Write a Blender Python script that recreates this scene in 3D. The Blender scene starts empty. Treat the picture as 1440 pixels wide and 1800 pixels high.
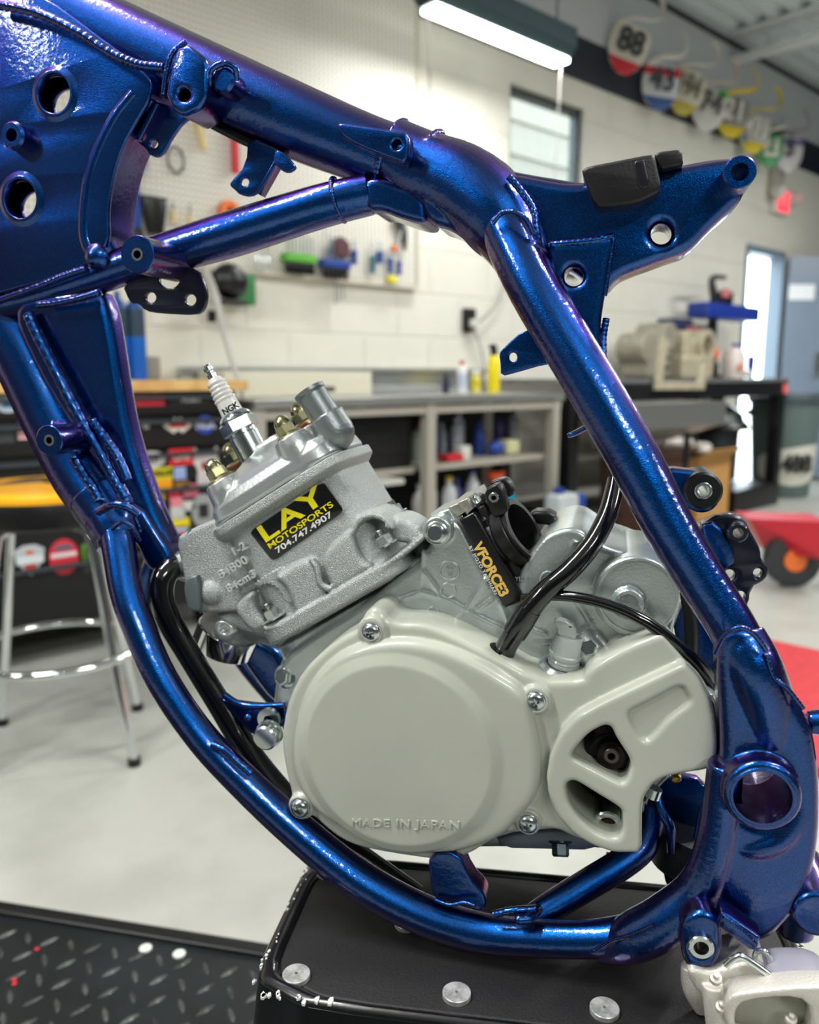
import bpy, bmesh, math, random
import numpy as np
from mathutils import Vector, Matrix, noise
from math import sin, cos, pi, radians, tan, atan2, hypot

random.seed(7)
SC = bpy.context.scene
COL = SC.collection

# ------------------------------------------------------------------ camera, world, lamps, exposure
CAM_H = 0.95
PITCH = radians(9.5)
YAW = radians(42.4)
BYAW = radians(14.0)
cam_d = bpy.data.cameras.new('camera')
cam_d.sensor_fit = 'HORIZONTAL'
cam_d.sensor_width = 36.0
cam_d.lens = 36.0
cam_d.clip_start = 0.02
cam_d.clip_end = 100
cam_d.dof.use_dof = True
cam_d.dof.focus_distance = 0.52
cam_d.dof.aperture_fstop = 7.5
cam = bpy.data.objects.new('camera', cam_d)
COL.objects.link(cam)
cam.location = (0, 0, CAM_H)
cam.rotation_euler = (radians(90) - PITCH, 0, -YAW)
SC.camera = cam
SC.view_settings.view_transform = 'Standard'
SC.view_settings.look = 'None'
SC.view_settings.gamma = 1
SC.view_settings.use_curve_mapping = False
SC.view_settings.exposure = 0.85

WLD = bpy.data.worlds.new('sky')
SC.world = WLD
WLD.use_nodes = True
_n = WLD.node_tree.nodes
_bg = _n['Background']
_bg.inputs[0].default_value = (0.80, 0.92, 1.0, 1)
_bg.inputs[1].default_value = 5.0

CEIL = 3.5
WALL_Y = 3.3
# ceiling lamps: (x, y, z, length) of the hanging strip lights, long side along the tool wall; first is seen, the rest added for light
LAMPS = [(2.75, 2.62, 2.56, 1.15), (-0.6, 0.9, 2.9, 1.2), (1.6, -0.6, 2.9, 1.2), (4.6, 0.6, 2.9, 1.2),
         (-0.8, -2.4, 2.9, 1.2), (2.6, -3.2, 2.9, 1.2), (-2.6, 1.2, 2.9, 1.2), (6.6, 0.9, 2.9, 1.2)]
LAMP_W = 34.0

# ------------------------------------------------------------------ frames and pixel rays
F = 1440.0
def ray_head(px, py):
    X = (px - 720.0) / F; v = (900.0 - py) / F
    return Vector((X, cos(PITCH) + v * sin(PITCH), -sin(PITCH) + v * cos(PITCH)))
M_HEAD = Matrix.Translation((0, 0, CAM_H)) @ Matrix.Rotation(-YAW, 4, 'Z')
M_BIKE = Matrix.Translation((0, 0, CAM_H)) @ Matrix.Rotation(-YAW - BYAW, 4, 'Z')
M_ROOM = Matrix.Identity(4)
def ray_bike(px, py):
    return Matrix.Rotation(BYAW, 3, 'Z') @ ray_head(px, py)
def P(px, py, w):
    r = ray_bike(px, py); return r * (w / r.y)
def S(px, py, w):
    return w / ray_bike(px, py).y / F
def ray_room(px, py):
    return Matrix.Rotation(-YAW, 3, 'Z') @ ray_head(px, py)
def onY(px, py, y):
    r = ray_room(px, py); p = r * (y / r.y); p.z += CAM_H; return p
def onZ(px, py, z):
    r = ray_room(px, py); p = r * ((z - CAM_H) / r.z); p.z = z; return p
def headZ(px, py, z):
    r = ray_head(px, py); p = r * (z / r.z); return p

def zz(pts, ox, oy, s):
    return [(ox + x / s, oy + y / s) for x, y in pts]
def chaikin(pts, k=2, q=0.25):
    for _ in range(k):
        o = []
        n = len(pts)
        for i in range(n):
            a = pts[i]; b = pts[(i + 1) % n]
            o.append((a[0] * (1 - q) + b[0] * q, a[1] * (1 - q) + b[1] * q))
            o.append((a[0] * q + b[0] * (1 - q), a[1] * q + b[1] * (1 - q)))
        pts = o
    return pts
def circ(cx, cy, r, n=28, ry=None):
    ry = r if ry is None else ry
    return [(cx + r * cos(2 * pi * i / n), cy + ry * sin(2 * pi * i / n)) for i in range(n)]
def catmull(pts, n=6):
    pts = [list(p) for p in pts]
    out = []
    m = len(pts)
    for i in range(m - 1):
        p0 = pts[max(i - 1, 0)]; p1 = pts[i]; p2 = pts[i + 1]; p3 = pts[min(i + 2, m - 1)]
        for k in range(n):
            t = k / n
            out.append([0.5 * ((2 * b) + (-a + c) * t + (2 * a - 5 * b + 4 * c - d) * t * t + (-a + 3 * b - 3 * c + d) * t ** 3)
                        for a, b, c, d in zip(p0, p1, p2, p3)])
    out.append(pts[-1])
    return out

# ------------------------------------------------------------------ materials
def lin(c):
    return tuple(((x / 255) / 12.92 if x / 255 <= 0.04045 else (((x / 255) + 0.055) / 1.055) ** 2.4) for x in c) + (1,)
MATS = {}
def mat(name, col=(200, 200, 200), rough=0.5, metal=0.0, coat=0.0, var=0.0, vscale=30, bump=0.0, bscale=400, emit=0, trans=0, spec=0.5, col2=None, bdetail=3):
    if name in MATS: return MATS[name]
    m = bpy.data.materials.new(name); m.use_nodes = True
    nt = m.node_tree; b = nt.nodes['Principled BSDF']
    b.inputs['Base Color'].default_value = lin(col)
    b.inputs['Roughness'].default_value = rough
    b.inputs['Metallic'].default_value = metal
    b.inputs['Coat Weight'].default_value = coat
    b.inputs['Coat Roughness'].default_value = 0.06
    b.inputs['Specular IOR Level'].default_value = spec
    if trans: b.inputs['Transmission Weight'].default_value = trans
    if emit:
        b.inputs['Emission Color'].default_value = lin(col)
        b.inputs['Emission Strength'].default_value = emit
    geo = nt.nodes.new('ShaderNodeTexCoord')
    if var or col2:
        nz = nt.nodes.new('ShaderNodeTexNoise'); nz.inputs['Scale'].default_value = vscale; nz.inputs['Detail'].default_value = 5
        nt.links.new(geo.outputs['Object'], nz.inputs['Vector'])
        rp = nt.nodes.new('ShaderNodeValToRGB')
        c2 = lin(col2) if col2 else tuple(x * (1 - var) for x in lin(col)[:3]) + (1,)
        rp.color_ramp.elements[0].position = 0.38; rp.color_ramp.elements[0].color = c2
        rp.color_ramp.elements[1].position = 0.62; rp.color_ramp.elements[1].color = lin(col)
        nt.links.new(nz.outputs['Fac'], rp.inputs['Fac'])
        nt.links.new(rp.outputs['Color'], b.inputs['Base Color'])
    if bump:
        n2 = nt.nodes.new('ShaderNodeTexNoise'); n2.inputs['Scale'].default_value = bscale; n2.inputs['Detail'].default_value = bdetail
        nt.links.new(geo.outputs['Object'], n2.inputs['Vector'])
        bp = nt.nodes.new('ShaderNodeBump'); bp.inputs['Strength'].default_value = bump; bp.inputs['Distance'].default_value = 0.001
        nt.links.new(n2.outputs['Fac'], bp.inputs['Height'])
        nt.links.new(bp.outputs['Normal'], b.inputs['Normal'])
    MATS[name] = m
    return m

def paint_mat():
    m = bpy.data.materials.new('colour_shift_paint'); m.use_nodes = True
    nt = m.node_tree; b = nt.nodes['Principled BSDF']
    lw = nt.nodes.new('ShaderNodeLayerWeight'); lw.inputs['Blend'].default_value = 0.5
    rp = nt.nodes.new('ShaderNodeValToRGB')
    e = rp.color_ramp.elements
    e[0].position = 0.0; e[0].color = (0.001, 0.070, 0.30, 1)
    e[1].position = 1.0; e[1].color = (0.03, 0.006, 0.09, 1)
    a = e.new(0.30); a.color = (0.001, 0.018, 0.125, 1)
    a = e.new(0.60); a.color = (0.055, 0.004, 0.17, 1)
    nt.links.new(lw.outputs['Facing'], rp.inputs['Fac'])
    tc = nt.nodes.new('ShaderNodeTexCoord')
    # metal flakes: voronoi cells brighten the colour a little
    vo = nt.nodes.new('ShaderNodeTexVoronoi'); vo.inputs['Scale'].default_value = 2600
    nt.links.new(tc.outputs['Object'], vo.inputs['Vector'])
    mp = nt.nodes.new('ShaderNodeMapRange'); mp.inputs['To Min'].default_value = 0.35; mp.inputs['To Max'].default_value = 1.9
    nt.links.new(vo.outputs['Color'], mp.inputs['Value'])
    mx = nt.nodes.new('ShaderNodeVectorMath'); mx.operation = 'SCALE'
    nt.links.new(rp.outputs['Color'], mx.inputs[0]); nt.links.new(mp.outputs['Result'], mx.inputs['Scale'])
    nt.links.new(mx.outputs[0], b.inputs['Base Color'])
    b.inputs['Metallic'].default_value = 1.0
    b.inputs['Roughness'].default_value = 0.27
    b.inputs['Coat Weight'].default_value = 1.0
    b.inputs['Coat Roughness'].default_value = 0.035
    nz = nt.nodes.new('ShaderNodeTexNoise'); nz.inputs['Scale'].default_value = 260; nz.inputs['Detail'].default_value = 5
    nt.links.new(tc.outputs['Object'], nz.inputs['Vector'])
    bp = nt.nodes.new('ShaderNodeBump'); bp.inputs['Strength'].default_value = 0.16; bp.inputs['Distance'].default_value = 0.002
    nt.links.new(nz.outputs['Fac'], bp.inputs['Height'])
    nt.links.new(bp.outputs['Normal'], b.inputs['Coat Normal'])
    n3 = nt.nodes.new('ShaderNodeTexNoise'); n3.inputs['Scale'].default_value = 1500; n3.inputs['Detail'].default_value = 2
    nt.links.new(tc.outputs['Object'], n3.inputs['Vector'])
    b3 = nt.nodes.new('ShaderNodeBump'); b3.inputs['Strength'].default_value = 0.32; b3.inputs['Distance'].default_value = 0.0006
    nt.links.new(n3.outputs['Fac'], b3.inputs['Height'])
    nt.links.new(b3.outputs['Normal'], b.inputs['Normal'])
    MATS['paint'] = m
    return m
PAINT = paint_mat()
CAST = mat('sandcast_aluminium', (190, 195, 193), 0.40, 0.8, var=0.30, vscale=1100, bump=1.0, bscale=1300, bdetail=3)
ALU = mat('bright_aluminium', (214, 218, 217), 0.30, 0.85, var=0.06, vscale=60, bump=0.12, bscale=500)
CASE = mat('crankcase_aluminium', (186, 196, 194), 0.32, 0.75, var=0.10, vscale=40, bump=0.15, bscale=600)
ZINC = mat('zinc_plated_steel', (205, 214, 212), 0.22, 1.0, var=0.1, vscale=90)
CHROME = mat('chrome', (225, 228, 228), 0.08, 1.0)
BRASSY = mat('yellow_passivated_steel', (176, 172, 132), 0.25, 1.0, var=0.2, vscale=200)
COPPER = mat('copper_washer_metal', (200, 120, 95), 0.3, 1.0)
COVER = mat('grey_beige_cover_paint', (178, 181, 168), 0.36, 0.0, coat=0.35, var=0.07, vscale=14, bump=0.03, bscale=60)
CERAM = mat('white_ceramic', (232, 232, 226), 0.25, coat=0.6)
RUB = mat('black_rubber', (11, 11, 13), 0.42, var=0.3, vscale=60, bump=0.15, bscale=500)
RUBG = mat('glossy_black_rubber', (9, 9, 11), 0.16, coat=0.7, bump=0.25, bscale=90)
BLK = mat('black_plastic', (9, 9, 11), 0.35, bump=0.08, bscale=500)
INK = mat('black_ink', (12, 12, 12), 0.5)
YEL = mat('yellow_print', (238, 226, 20), 0.4)
WHT = mat('white_print', (235, 236, 230), 0.4)
GOLD = mat('gold_print', (226, 186, 92), 0.4)

# ------------------------------------------------------------------ geometry collector
class G:
    def __init__(s, frame=None):
        s.M = M_BIKE if frame is None else frame
        s.bm = bmesh.new()
    def add(s, verts, faces):
        vs = [s.bm.verts.new(v) for v in verts]
        for f in faces:
            try: s.bm.faces.new([vs[i] for i in f])
            except ValueError: pass
        return s
    def box(s, c, d, rz=0, bev=0, M=None):
        hx, hy, hz = d[0] / 2, d[1] / 2, d[2] / 2
        R = M if M is not None else Matrix.Rotation(rz, 3, 'Z')
        c = Vector(c)
        if bev:
            t = bmesh.new()
            bmesh.ops.create_cube(t, size=1, matrix=Matrix.Diagonal((d[0], d[1], d[2], 1)))
            bmesh.ops.bevel(t, geom=t.edges[:] + t.verts[:], offset=bev, segments=3, profile=0.6, affect='EDGES')
            t.verts.index_update()
            s.add([c + R @ v.co for v in t.verts], [[v.index for v in f.verts] for f in t.faces])
            t.free(); return s
        vs = [c + R @ Vector((x * hx, y * hy, z * hz)) for x in (-1, 1) for y in (-1, 1) for z in (-1, 1)]
        return s.add(vs, [(0, 1, 3, 2), (4, 6, 7, 5), (0, 4, 5, 1), (2, 3, 7, 6), (0, 2, 6, 4), (1, 5, 7, 3)])
    def bx(s, x0, x1, y0, y1, z0, z1, bev=0):
        return s.box(((x0 + x1) / 2, (y0 + y1) / 2, (z0 + z1) / 2), (abs(x1 - x0), abs(y1 - y0), abs(z1 - z0)), bev=bev)
    def prof(s, p0, d, prof, seg=32, side=None, ry=1.0, ex=2.0, hole=False, ph=0.0):
        """surface of revolution: prof = [(distance along d, radius)]"""
        p0 = Vector(p0); d = Vector(d).normalized()
        if side is None: side = Vector((0, 1, 0)) if abs(d.y) < 0.9 else Vector((1, 0, 0))
        a2 = (side - d * side.dot(d)).normalized(); a1 = d.cross(a2).normalized()
        vs = []; fs = []
        for h, r in prof:
            for k in range(seg):
                t = 2 * pi * k / seg + ph
                c, n = cos(t), sin(t)
                if ex != 2:
                    c = math.copysign(abs(c) ** (2 / ex), c); n = math.copysign(abs(n) ** (2 / ex), n)
                vs.append(p0 + d * h + a1 * (r * c) + a2 * (r * n * ry))
        m = len(prof)
        for i in range(m - 1):
            for k in range(seg):
                k2 = (k + 1) % seg
                fs.append((i * seg + k, i * seg + k2, (i + 1) * seg + k2, (i + 1) * seg + k))
        if hole:
            for k in range(seg):
                k2 = (k + 1) % seg
                fs.append(((m - 1) * seg + k, (m - 1) * seg + k2, k2, k))
        else:
            fs.append(tuple(range(seg))[::-1]); fs.append(tuple((m - 1) * seg + k for k in range(seg)))
        return s.add(vs, fs)
    def cyl(s, p0, p1, r0, r1=None, seg=28, **k):
        p0 = Vector(p0); p1 = Vector(p1); L = (p1 - p0).length
        return s.prof(p0, p1 - p0, [(0, r0), (L, r0 if r1 is None else r1)], seg, **k)
    def ring(s, p0, p1, ro, ri, seg=36, bev=0.0):
        p0 = Vector(p0); p1 = Vector(p1); L = (p1 - p0).length
        b = bev
        pr = [(0, ri), (0, ro - b), (b, ro), (L - b, ro), (L, ro - b), (L, ri)] if b else [(0, ri), (0, ro), (L, ro), (L, ri)]
        return s.prof(p0, p1 - p0, pr, seg, hole=True)
    def sphere(s, c, r, seg=24, sc=(1, 1, 1)):
        t = bmesh.new(); bmesh.ops.create_uvsphere(t, u_segments=seg, v_segments=seg // 2, radius=r)
        t.verts.index_update()
        s.add([Vector(c) + Vector((v.co.x * sc[0], v.co.y * sc[1], v.co.z * sc[2])) for v in t.verts], [[v.index for v in f.verts] for f in t.faces])
        t.free(); return s
    def tube(s, pts, rad, seg=24, n=6, ripple=0, closed=False, flat=1.0):
        """pts: world points; rad: list of radii"""
        raw = [list(p) + [r] for p, r in zip(pts, rad)] if hasattr(rad, '__len__') else [list(p) + [rad] for p in pts]
        q = catmull(raw, n) if n > 1 else raw
        c = [Vector(p[:3]) for p in q]; r = [p[3] for p in q]
        vs = []; fs = []
        prev = None
        m = len(c)
        for i in range(m):
            d = (c[min(i + 1, m - 1)] - c[max(i - 1, 0)]).normalized()
            if prev is None:
                up = Vector((0, 1, 0)) if abs(d.y) < 0.9 else Vector((0, 0, 1))
                a2 = (up - d * up.dot(d)).normalized()
            else:
                a2 = (prev - d * prev.dot(d)).normalized()
            prev = a2; a1 = d.cross(a2)
            rr = r[i]
            if ripple: rr *= 1 + ripple * (1 if i % 3 == 0 else (-0.6 if i % 3 == 1 else 0.1)) + random.uniform(-.05, .05)
            for k in range(seg):
                t = 2 * pi * k / seg
                vs.append(c[i] + a1 * (rr * cos(t)) + a2 * (rr * sin(t) * flat))
        for i in range(m - 1):
            for k in range(seg):
                k2 = (k + 1) % seg
                fs.append((i * seg + k, i * seg + k2, (i + 1) * seg + k2, (i + 1) * seg + k))
        fs.append(tuple(range(seg))[::-1]); fs.append(tuple((m - 1) * seg + k for k in range(seg)))
        return s.add(vs, fs)
    def ptube(s, path, seg=24, n=6, ripple=0, flat=1.0):
        """path of (px, py, w, r px)"""
        return s.tube([P(a, b, w) for a, b, w, r in path], [r * S(a, b, w) for a, b, w, r in path], seg, n, ripple, flat=flat)
    def _curve(s, cu, xf):
        ob = bpy.data.objects.new('tmp', cu)
        me = bpy.data.meshes.new_from_object(ob)
        t = bmesh.new(); t.from_mesh(me)
        bmesh.ops.remove_doubles(t, verts=t.verts, dist=1e-6)
        t.verts.index_update()
        s.add([xf(v.co) for v in t.verts], [[v.index for v in f.verts] for f in t.faces])
        t.free(); bpy.data.objects.remove(ob); bpy.data.curves.remove(cu); bpy.data.meshes.remove(me)
    def flat(s, loops, depth, bev, xf, res=2):
        """filled 2D loops (first outer, rest holes) extruded by depth with rounded edges; xf maps (x, y, z in -depth/2..depth/2)"""
        cu = bpy.data.curves.new('c', 'CURVE'); cu.dimensions = '2D'; cu.fill_mode = 'BOTH'
        cu.bevel_depth = bev; cu.bevel_resolution = res; cu.extrude = max(depth / 2 - bev, 1e-5); cu.offset = -bev
        for lp in loops:
            sp = cu.splines.new('POLY'); sp.points.add(len(lp) - 1)
            for i, p in enumerate(lp): sp.points[i].co = (p[0], p[1], 0, 1)
            sp.use_cyclic_u = True
        s._curve(cu, xf)
        return s
    def plate(s, out, w0, w1, holes=(), bev=0.0015, wf=None, res=2):
        """outline in pixels seen at depth w0, extruded back to w1"""
        wf = w0 if wf is None else wf
        loops = []
        for lp in [out] + list(holes):
            loops.append([(P(x, y, wf).x, P(x, y, wf).z) for x, y in lp])
        wm = (w0 + w1) / 2
        return s.flat(loops, abs(w1 - w0), bev, lambda v: Vector((v.x, wm + v.z, v.y)), res)
    def text(s, txt, p, ex, ez, size, ext=0.0004, bev=0, align='LEFT', sx=1.0, shear=0, space=1.0, bold=0):
        """text lying in the plane spanned by ex (reading direction) and ez (up)"""
        cu = bpy.data.curves.new('t', 'FONT'); cu.body = txt; cu.size = size; cu.extrude = ext; cu.bevel_depth = bev
        cu.align_x = align; cu.align_y = 'CENTER'; cu.space_character = space; cu.shear = shear; cu.offset = bold
        p = Vector(p); ex = Vector(ex).normalized(); ez = Vector(ez).normalized(); en = ex.cross(ez)
        s._curve(cu, lambda v: p + ex * (v.x * sx) + ez * v.y + en * v.z)
        return s
    def ptext(s, txt, px, py, w, ang, sizepx, **k):
        """text in the plane of constant w, reading direction ang degrees (counter-clockwise) in the picture"""
        a = radians(ang); p = P(px, py, w)
        e = P(px + cos(a), py - sin(a), w) - p; u = P(px - sin(a), py - cos(a), w) - p
        return s.text(txt, p, e, u, sizepx * S(px, py, w) * 1.38, **k)

# ------------------------------------------------------------------ linking
ORG = {}
def finish(o, label=None, cat=None, group=None, kind=None):
    if label: o['label'] = label
    if cat: o['category'] = cat
    if group: o['group'] = group
    if kind: o['kind'] = kind
    return o
def mesh_from(g, remesh=0, smooth=0, sharp=35, dec=0):
    bm = g.bm
    bmesh.ops.recalc_face_normals(bm, faces=bm.faces)
    bm.transform(g.M)
    me = bpy.data.meshes.new('m'); bm.to_mesh(me); bm.free()
    if remesh:
        o = bpy.data.objects.new('tmp', me); COL.objects.link(o)
        r = o.modifiers.new('r', 'REMESH'); r.mode = 'VOXEL'; r.voxel_size = remesh; r.use_smooth_shade = True
        if smooth:
            q = o.modifiers.new('s', 'SMOOTH'); q.factor = 0.5; q.iterations = smooth
        dg = bpy.context.evaluated_depsgraph_get(); dg.update()
        m2 = bpy.data.meshes.new_from_object(o.evaluated_get(dg), depsgraph=dg)
        bpy.data.objects.remove(o); bpy.data.meshes.remove(me); me = m2
        me.materials.clear()
    if len(me.polygons):
        me.polygons.foreach_set('use_smooth', [True] * len(me.polygons))
        if not remesh: me.set_sharp_from_angle(angle=radians(sharp))
    return me
def build(g, name, m, parent=None, remesh=0, smooth=0, sharp=35, label=None, cat=None, group=None, kind=None):
    me = mesh_from(g, remesh, smooth, sharp)
    me.name = name
    n = len(me.vertices)
    co = np.empty(n * 3, np.float32); me.vertices.foreach_get('co', co); co = co.reshape(-1, 3)
    lo = co.min(0); hi = co.max(0)
    org = Vector(((lo[0] + hi[0]) / 2, (lo[1] + hi[1]) / 2, lo[2]))
    co -= np.array(org, np.float32); me.vertices.foreach_set('co', co.ravel()); me.update()
    me.materials.append(m)
    o = bpy.data.objects.new(name, me); COL.objects.link(o)
    ORG[o.name] = org
    if parent is not None:
        o.parent = parent; o.location = org - ORG[parent.name]
    else:
        o.location = org
    return finish(o, label, cat, group, kind)
def thing(name, loc, label, cat, group=None):
    o = bpy.data.objects.new(name, None); o.empty_display_size = 0.05; COL.objects.link(o)
    o.location = loc; ORG[o.name] = Vector(loc)
    return finish(o, label, cat, group)
def dup(root, loc, rz=None, label=None, group=None):
    def cp(o, par):
        c = o.copy(); COL.objects.link(c)
        if par is not None: c.parent = par
        for ch in list(o.children): cp(ch, c)
        return c
    r = cp(root, None); r.location = loc
    if rz is not None: r.rotation_euler = (0, 0, rz)
    if label: r['label'] = label
    if group: r['group'] = group
    ORG[r.name] = Vector(loc)
    return r
def BL(p):  # bike-frame point to world
    return M_BIKE @ Vector(p)
YW = Vector((0, 1, 0))
# ------------------------------------------------------------------ the room
WALLM = mat('painted_block_wall', (226, 224, 212), 0.62, var=0.04, vscale=3)
def block_wall_mat():
    m = MATS['painted_block_wall']; nt = m.node_tree; b = nt.nodes['Principled BSDF']
    tc = nt.nodes.new('ShaderNodeTexCoord'); mp = nt.nodes.new('ShaderNodeMapping')
    mp.inputs['Rotation'].default_value = (radians(90), 0, 0)
    br = nt.nodes.new('ShaderNodeTexBrick'); br.inputs['Scale'].default_value = 1.0
    br.inputs['Brick Width'].default_value = 0.46; br.inputs['Row Height'].default_value = 0.23
    br.inputs['Mortar Size'].default_value = 0.007; br.inputs['Mortar Smooth'].default_value = 0.6
    br.inputs['Color1'].default_value = (1, 1, 1, 1); br.inputs['Color2'].default_value = (1, 1, 1, 1); br.inputs['Mortar'].default_value = (0, 0, 0, 1)
    nt.links.new(tc.outputs['Object'], mp.inputs['Vector']); nt.links.new(mp.outputs['Vector'], br.inputs['Vector'])
    bp = nt.nodes.new('ShaderNodeBump'); bp.inputs['Strength'].default_value = 0.8; bp.inputs['Distance'].default_value = 0.006
    nt.links.new(br.outputs['Color'], bp.inputs['Height']); nt.links.new(bp.outputs['Normal'], b.inputs['Normal'])
block_wall_mat()
FLOORM = mat('sealed_concrete_floor', (180, 181, 173), 0.38, col2=(166, 167, 159), vscale=5, bump=0.08, bscale=40)
GREYW = mat('upper_wall_paint', (200, 203, 206), 0.6)
NAVY = mat('navy_wall_band', (26, 32, 48), 0.5)
DECK = mat('grey_steel_deck', (222, 230, 232), 0.42, 0.0)
JOISTM = mat('grey_joist_paint', (226, 230, 230), 0.45, 0.0)
DARKST = mat('dark_steel', (42, 47, 52), 0.45, 0.4)
TRIMW = mat('white_trim_paint', (214, 215, 208), 0.45)

WX0, WX1, WY0 = -4.2, 9.6, -5.4
def wall_y(name, y0, y1, holes, m, zt=CEIL, x0=WX0, x1=WX1):
    g = G(M_ROOM); xs = x0
    for hx0, hx1, hz0, hz1 in sorted(holes):
        g.bx(xs, hx0, y0, y1, 0, zt)
        if hz0 > 0: g.bx(hx0, hx1, y0, y1, 0, hz0)
        g.bx(hx0, hx1, y0, y1, hz1, zt)
        xs = hx1
    g.bx(xs, x1, y0, y1, 0, zt)
    return build(g, name, m, kind='structure')
WIN = (3.79, 4.50, 1.55, 2.59)
DOOR = (6.76, 7.46, 0.0, 2.0)
wall_y('wall_back', WALL_Y, WALL_Y + 0.1, [WIN, DOOR], WALLM)
wall_y('wall_front', WY0 - 0.2, WY0, [], mat('dark_back_wall', (70, 74, 80), .6))
g = G(M_ROOM); g.bx(WX0 - 0.2, WX0, WY0 - 0.2, WALL_Y + 0.2, 0, CEIL); build(g, 'wall_left', mat('dark_back_wall', (70, 74, 80)), kind='structure')
g = G(M_ROOM); g.bx(WX1, WX1 + 0.2, WY0 - 0.2, WALL_Y + 0.2, 0, CEIL); build(g, 'wall_right', mat('dark_back_wall', (70, 74, 80)), kind='structure')
g = G(M_ROOM); g.bx(WX0 - 0.2, WX1 + 0.2, WY0 - 0.2, WALL_Y + 0.2, -0.1, 0); build(g, 'floor', FLOORM, kind='structure')
# corrugated roof deck
g = G(M_ROOM)
vs = []; y = WY0 - 0.2; prof = []
while y < WALL_Y + 0.2:
    prof += [(y, 0.045), (y + 0.03, 0.0), (y + 0.075, 0.0), (y + 0.105, 0.045)]; y += 0.155
for yy, dz in prof: vs += [(WX0 - 0.2, yy, CEIL + dz), (WX1 + 0.2, yy, CEIL + dz)]
n = len(prof); top = [(WX0 - 0.2, WY0 - 0.2, CEIL + 0.2), (WX1 + 0.2, WY0 - 0.2, CEIL + 0.2), (WX0 - 0.2, prof[-1][0], CEIL + 0.2), (WX1 + 0.2, prof[-1][0], CEIL + 0.2)]
fs = [(2 * i, 2 * i + 1, 2 * i + 3, 2 * i + 2) for i in range(n - 1)]
k = 2 * n; vs += top; fs += [(k, k + 1, k + 3, k + 2), (0, k, k + 1, 1), (2 * n - 2, 2 * n - 1, k + 3, k + 2)]
g.add(vs, fs); build(g, 'ceiling', DECK, kind='structure', sharp=20)
# painted bands on the tool wall
g = G(M_ROOM); g.bx(WX0, WX1, WALL_Y - 0.006, WALL_Y, 2.74, 2.99); build(g, 'trim_1', NAVY, kind='structure')
g = G(M_ROOM); g.bx(WX0, WX1, WALL_Y - 0.005, WALL_Y, 2.99, CEIL); build(g, 'trim_2', GREYW, kind='structure')
g = G(M_ROOM); g.bx(WX0, WX1, WALL_Y - 0.03, WALL_Y, 3.40, 3.425); build(g, 'trim_3', DARKST, kind='structure')
# open web joists across the room
joist0 = None
for i, x in enumerate((6.33, 4.4, 2.2, 0.0, -2.2, 8.3)):
    lab = ['open-web steel roof joist over the hanging number plates', 'open-web roof joist above the window', 'open-web roof joist left of the window', 'open-web roof joist above the wood-topped cabinet', 'leftmost open-web roof joist', 'open-web roof joist beyond the entrance door'][i]
    t = thing('roof_joist', (x, -1.0, 3.28), lab, 'roof joist', 'roof joists')
    g = G(M_ROOM); g.bx(x - 0.05, x + 0.05, WY0, WALL_Y - 0.01, 3.28, 3.32); build(g, 'bottom_chord', JOISTM, t)
    g = G(M_ROOM); g.bx(x - 0.05, x + 0.05, WY0, WALL_Y - 0.01, 3.46, 3.497); build(g, 'top_chord', JOISTM, t)
    g = G(M_ROOM); yy = WALL_Y - 0.2; sgn = 1
    while yy > WY0 + 0.4:
        a, b_ = ((3.32, 3.46) if sgn > 0 else (3.46, 3.32))
        g.cyl((x, yy, a), (x, yy - 0.3, b_), 0.01, seg=8); yy -= 0.3; sgn = -sgn
    build(g, 'web_rods', JOISTM, t)
# window in the tool wall
FR = mat('dark_window_frame', (58, 62, 60), 0.4)
g = G(M_ROOM)
x0, x1, z0, z1 = WIN; yf = WALL_Y + 0.06
for a in ((x0, x0 + .04, z0, z1), (x1 - .04, x1, z0, z1), (x0, x1, z0, z0 + .04), (x0, x1, z1 - .04, z1)):
    g.bx(a[0], a[1], yf - .03, yf + .03, a[2], a[3])
w1 = build(g, 'window_1', FR, kind='structure')
GL = mat('clear_glass', (235, 245, 245), 0.02, trans=1.0)
g = G(M_ROOM); g.bx(x0 + .04, x1 - .04, yf - .003, yf + .003, z0 + .04, z1 - .04); build(g, 'glass_pane', GL, w1)
g = G(M_ROOM); g.bx(x0 - 0.01, x1 + 0.01, WALL_Y - 0.02, WALL_Y + 0.07, z0 - 0.03, z0); build(g, 'window_sill', TRIMW, w1)
# neighbouring building seen through the window
SID = mat('corrugated_siding', (122, 114, 102), 0.6)
g = G(M_ROOM)
for i in range(26): g.bx(2.6, 9.0, 6.0 - (0.03 if i % 2 else 0), 6.2, i * 0.17, i * 0.17 + 0.165)
finish(build(g, 'neighbouring_building', SID), 'pale ribbed building wall seen outside through the window', 'building')
g = G(M_ROOM); g.bx(-12, 24, WALL_Y + 0.21, 20, -0.14, -0.04); g.bx(-12, 24, -22, WY0 - 0.21, -0.14, -0.04)
build(g, 'trim_4', mat('outdoor_pavement', (206, 206, 200), 0.8), kind='structure')
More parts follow.
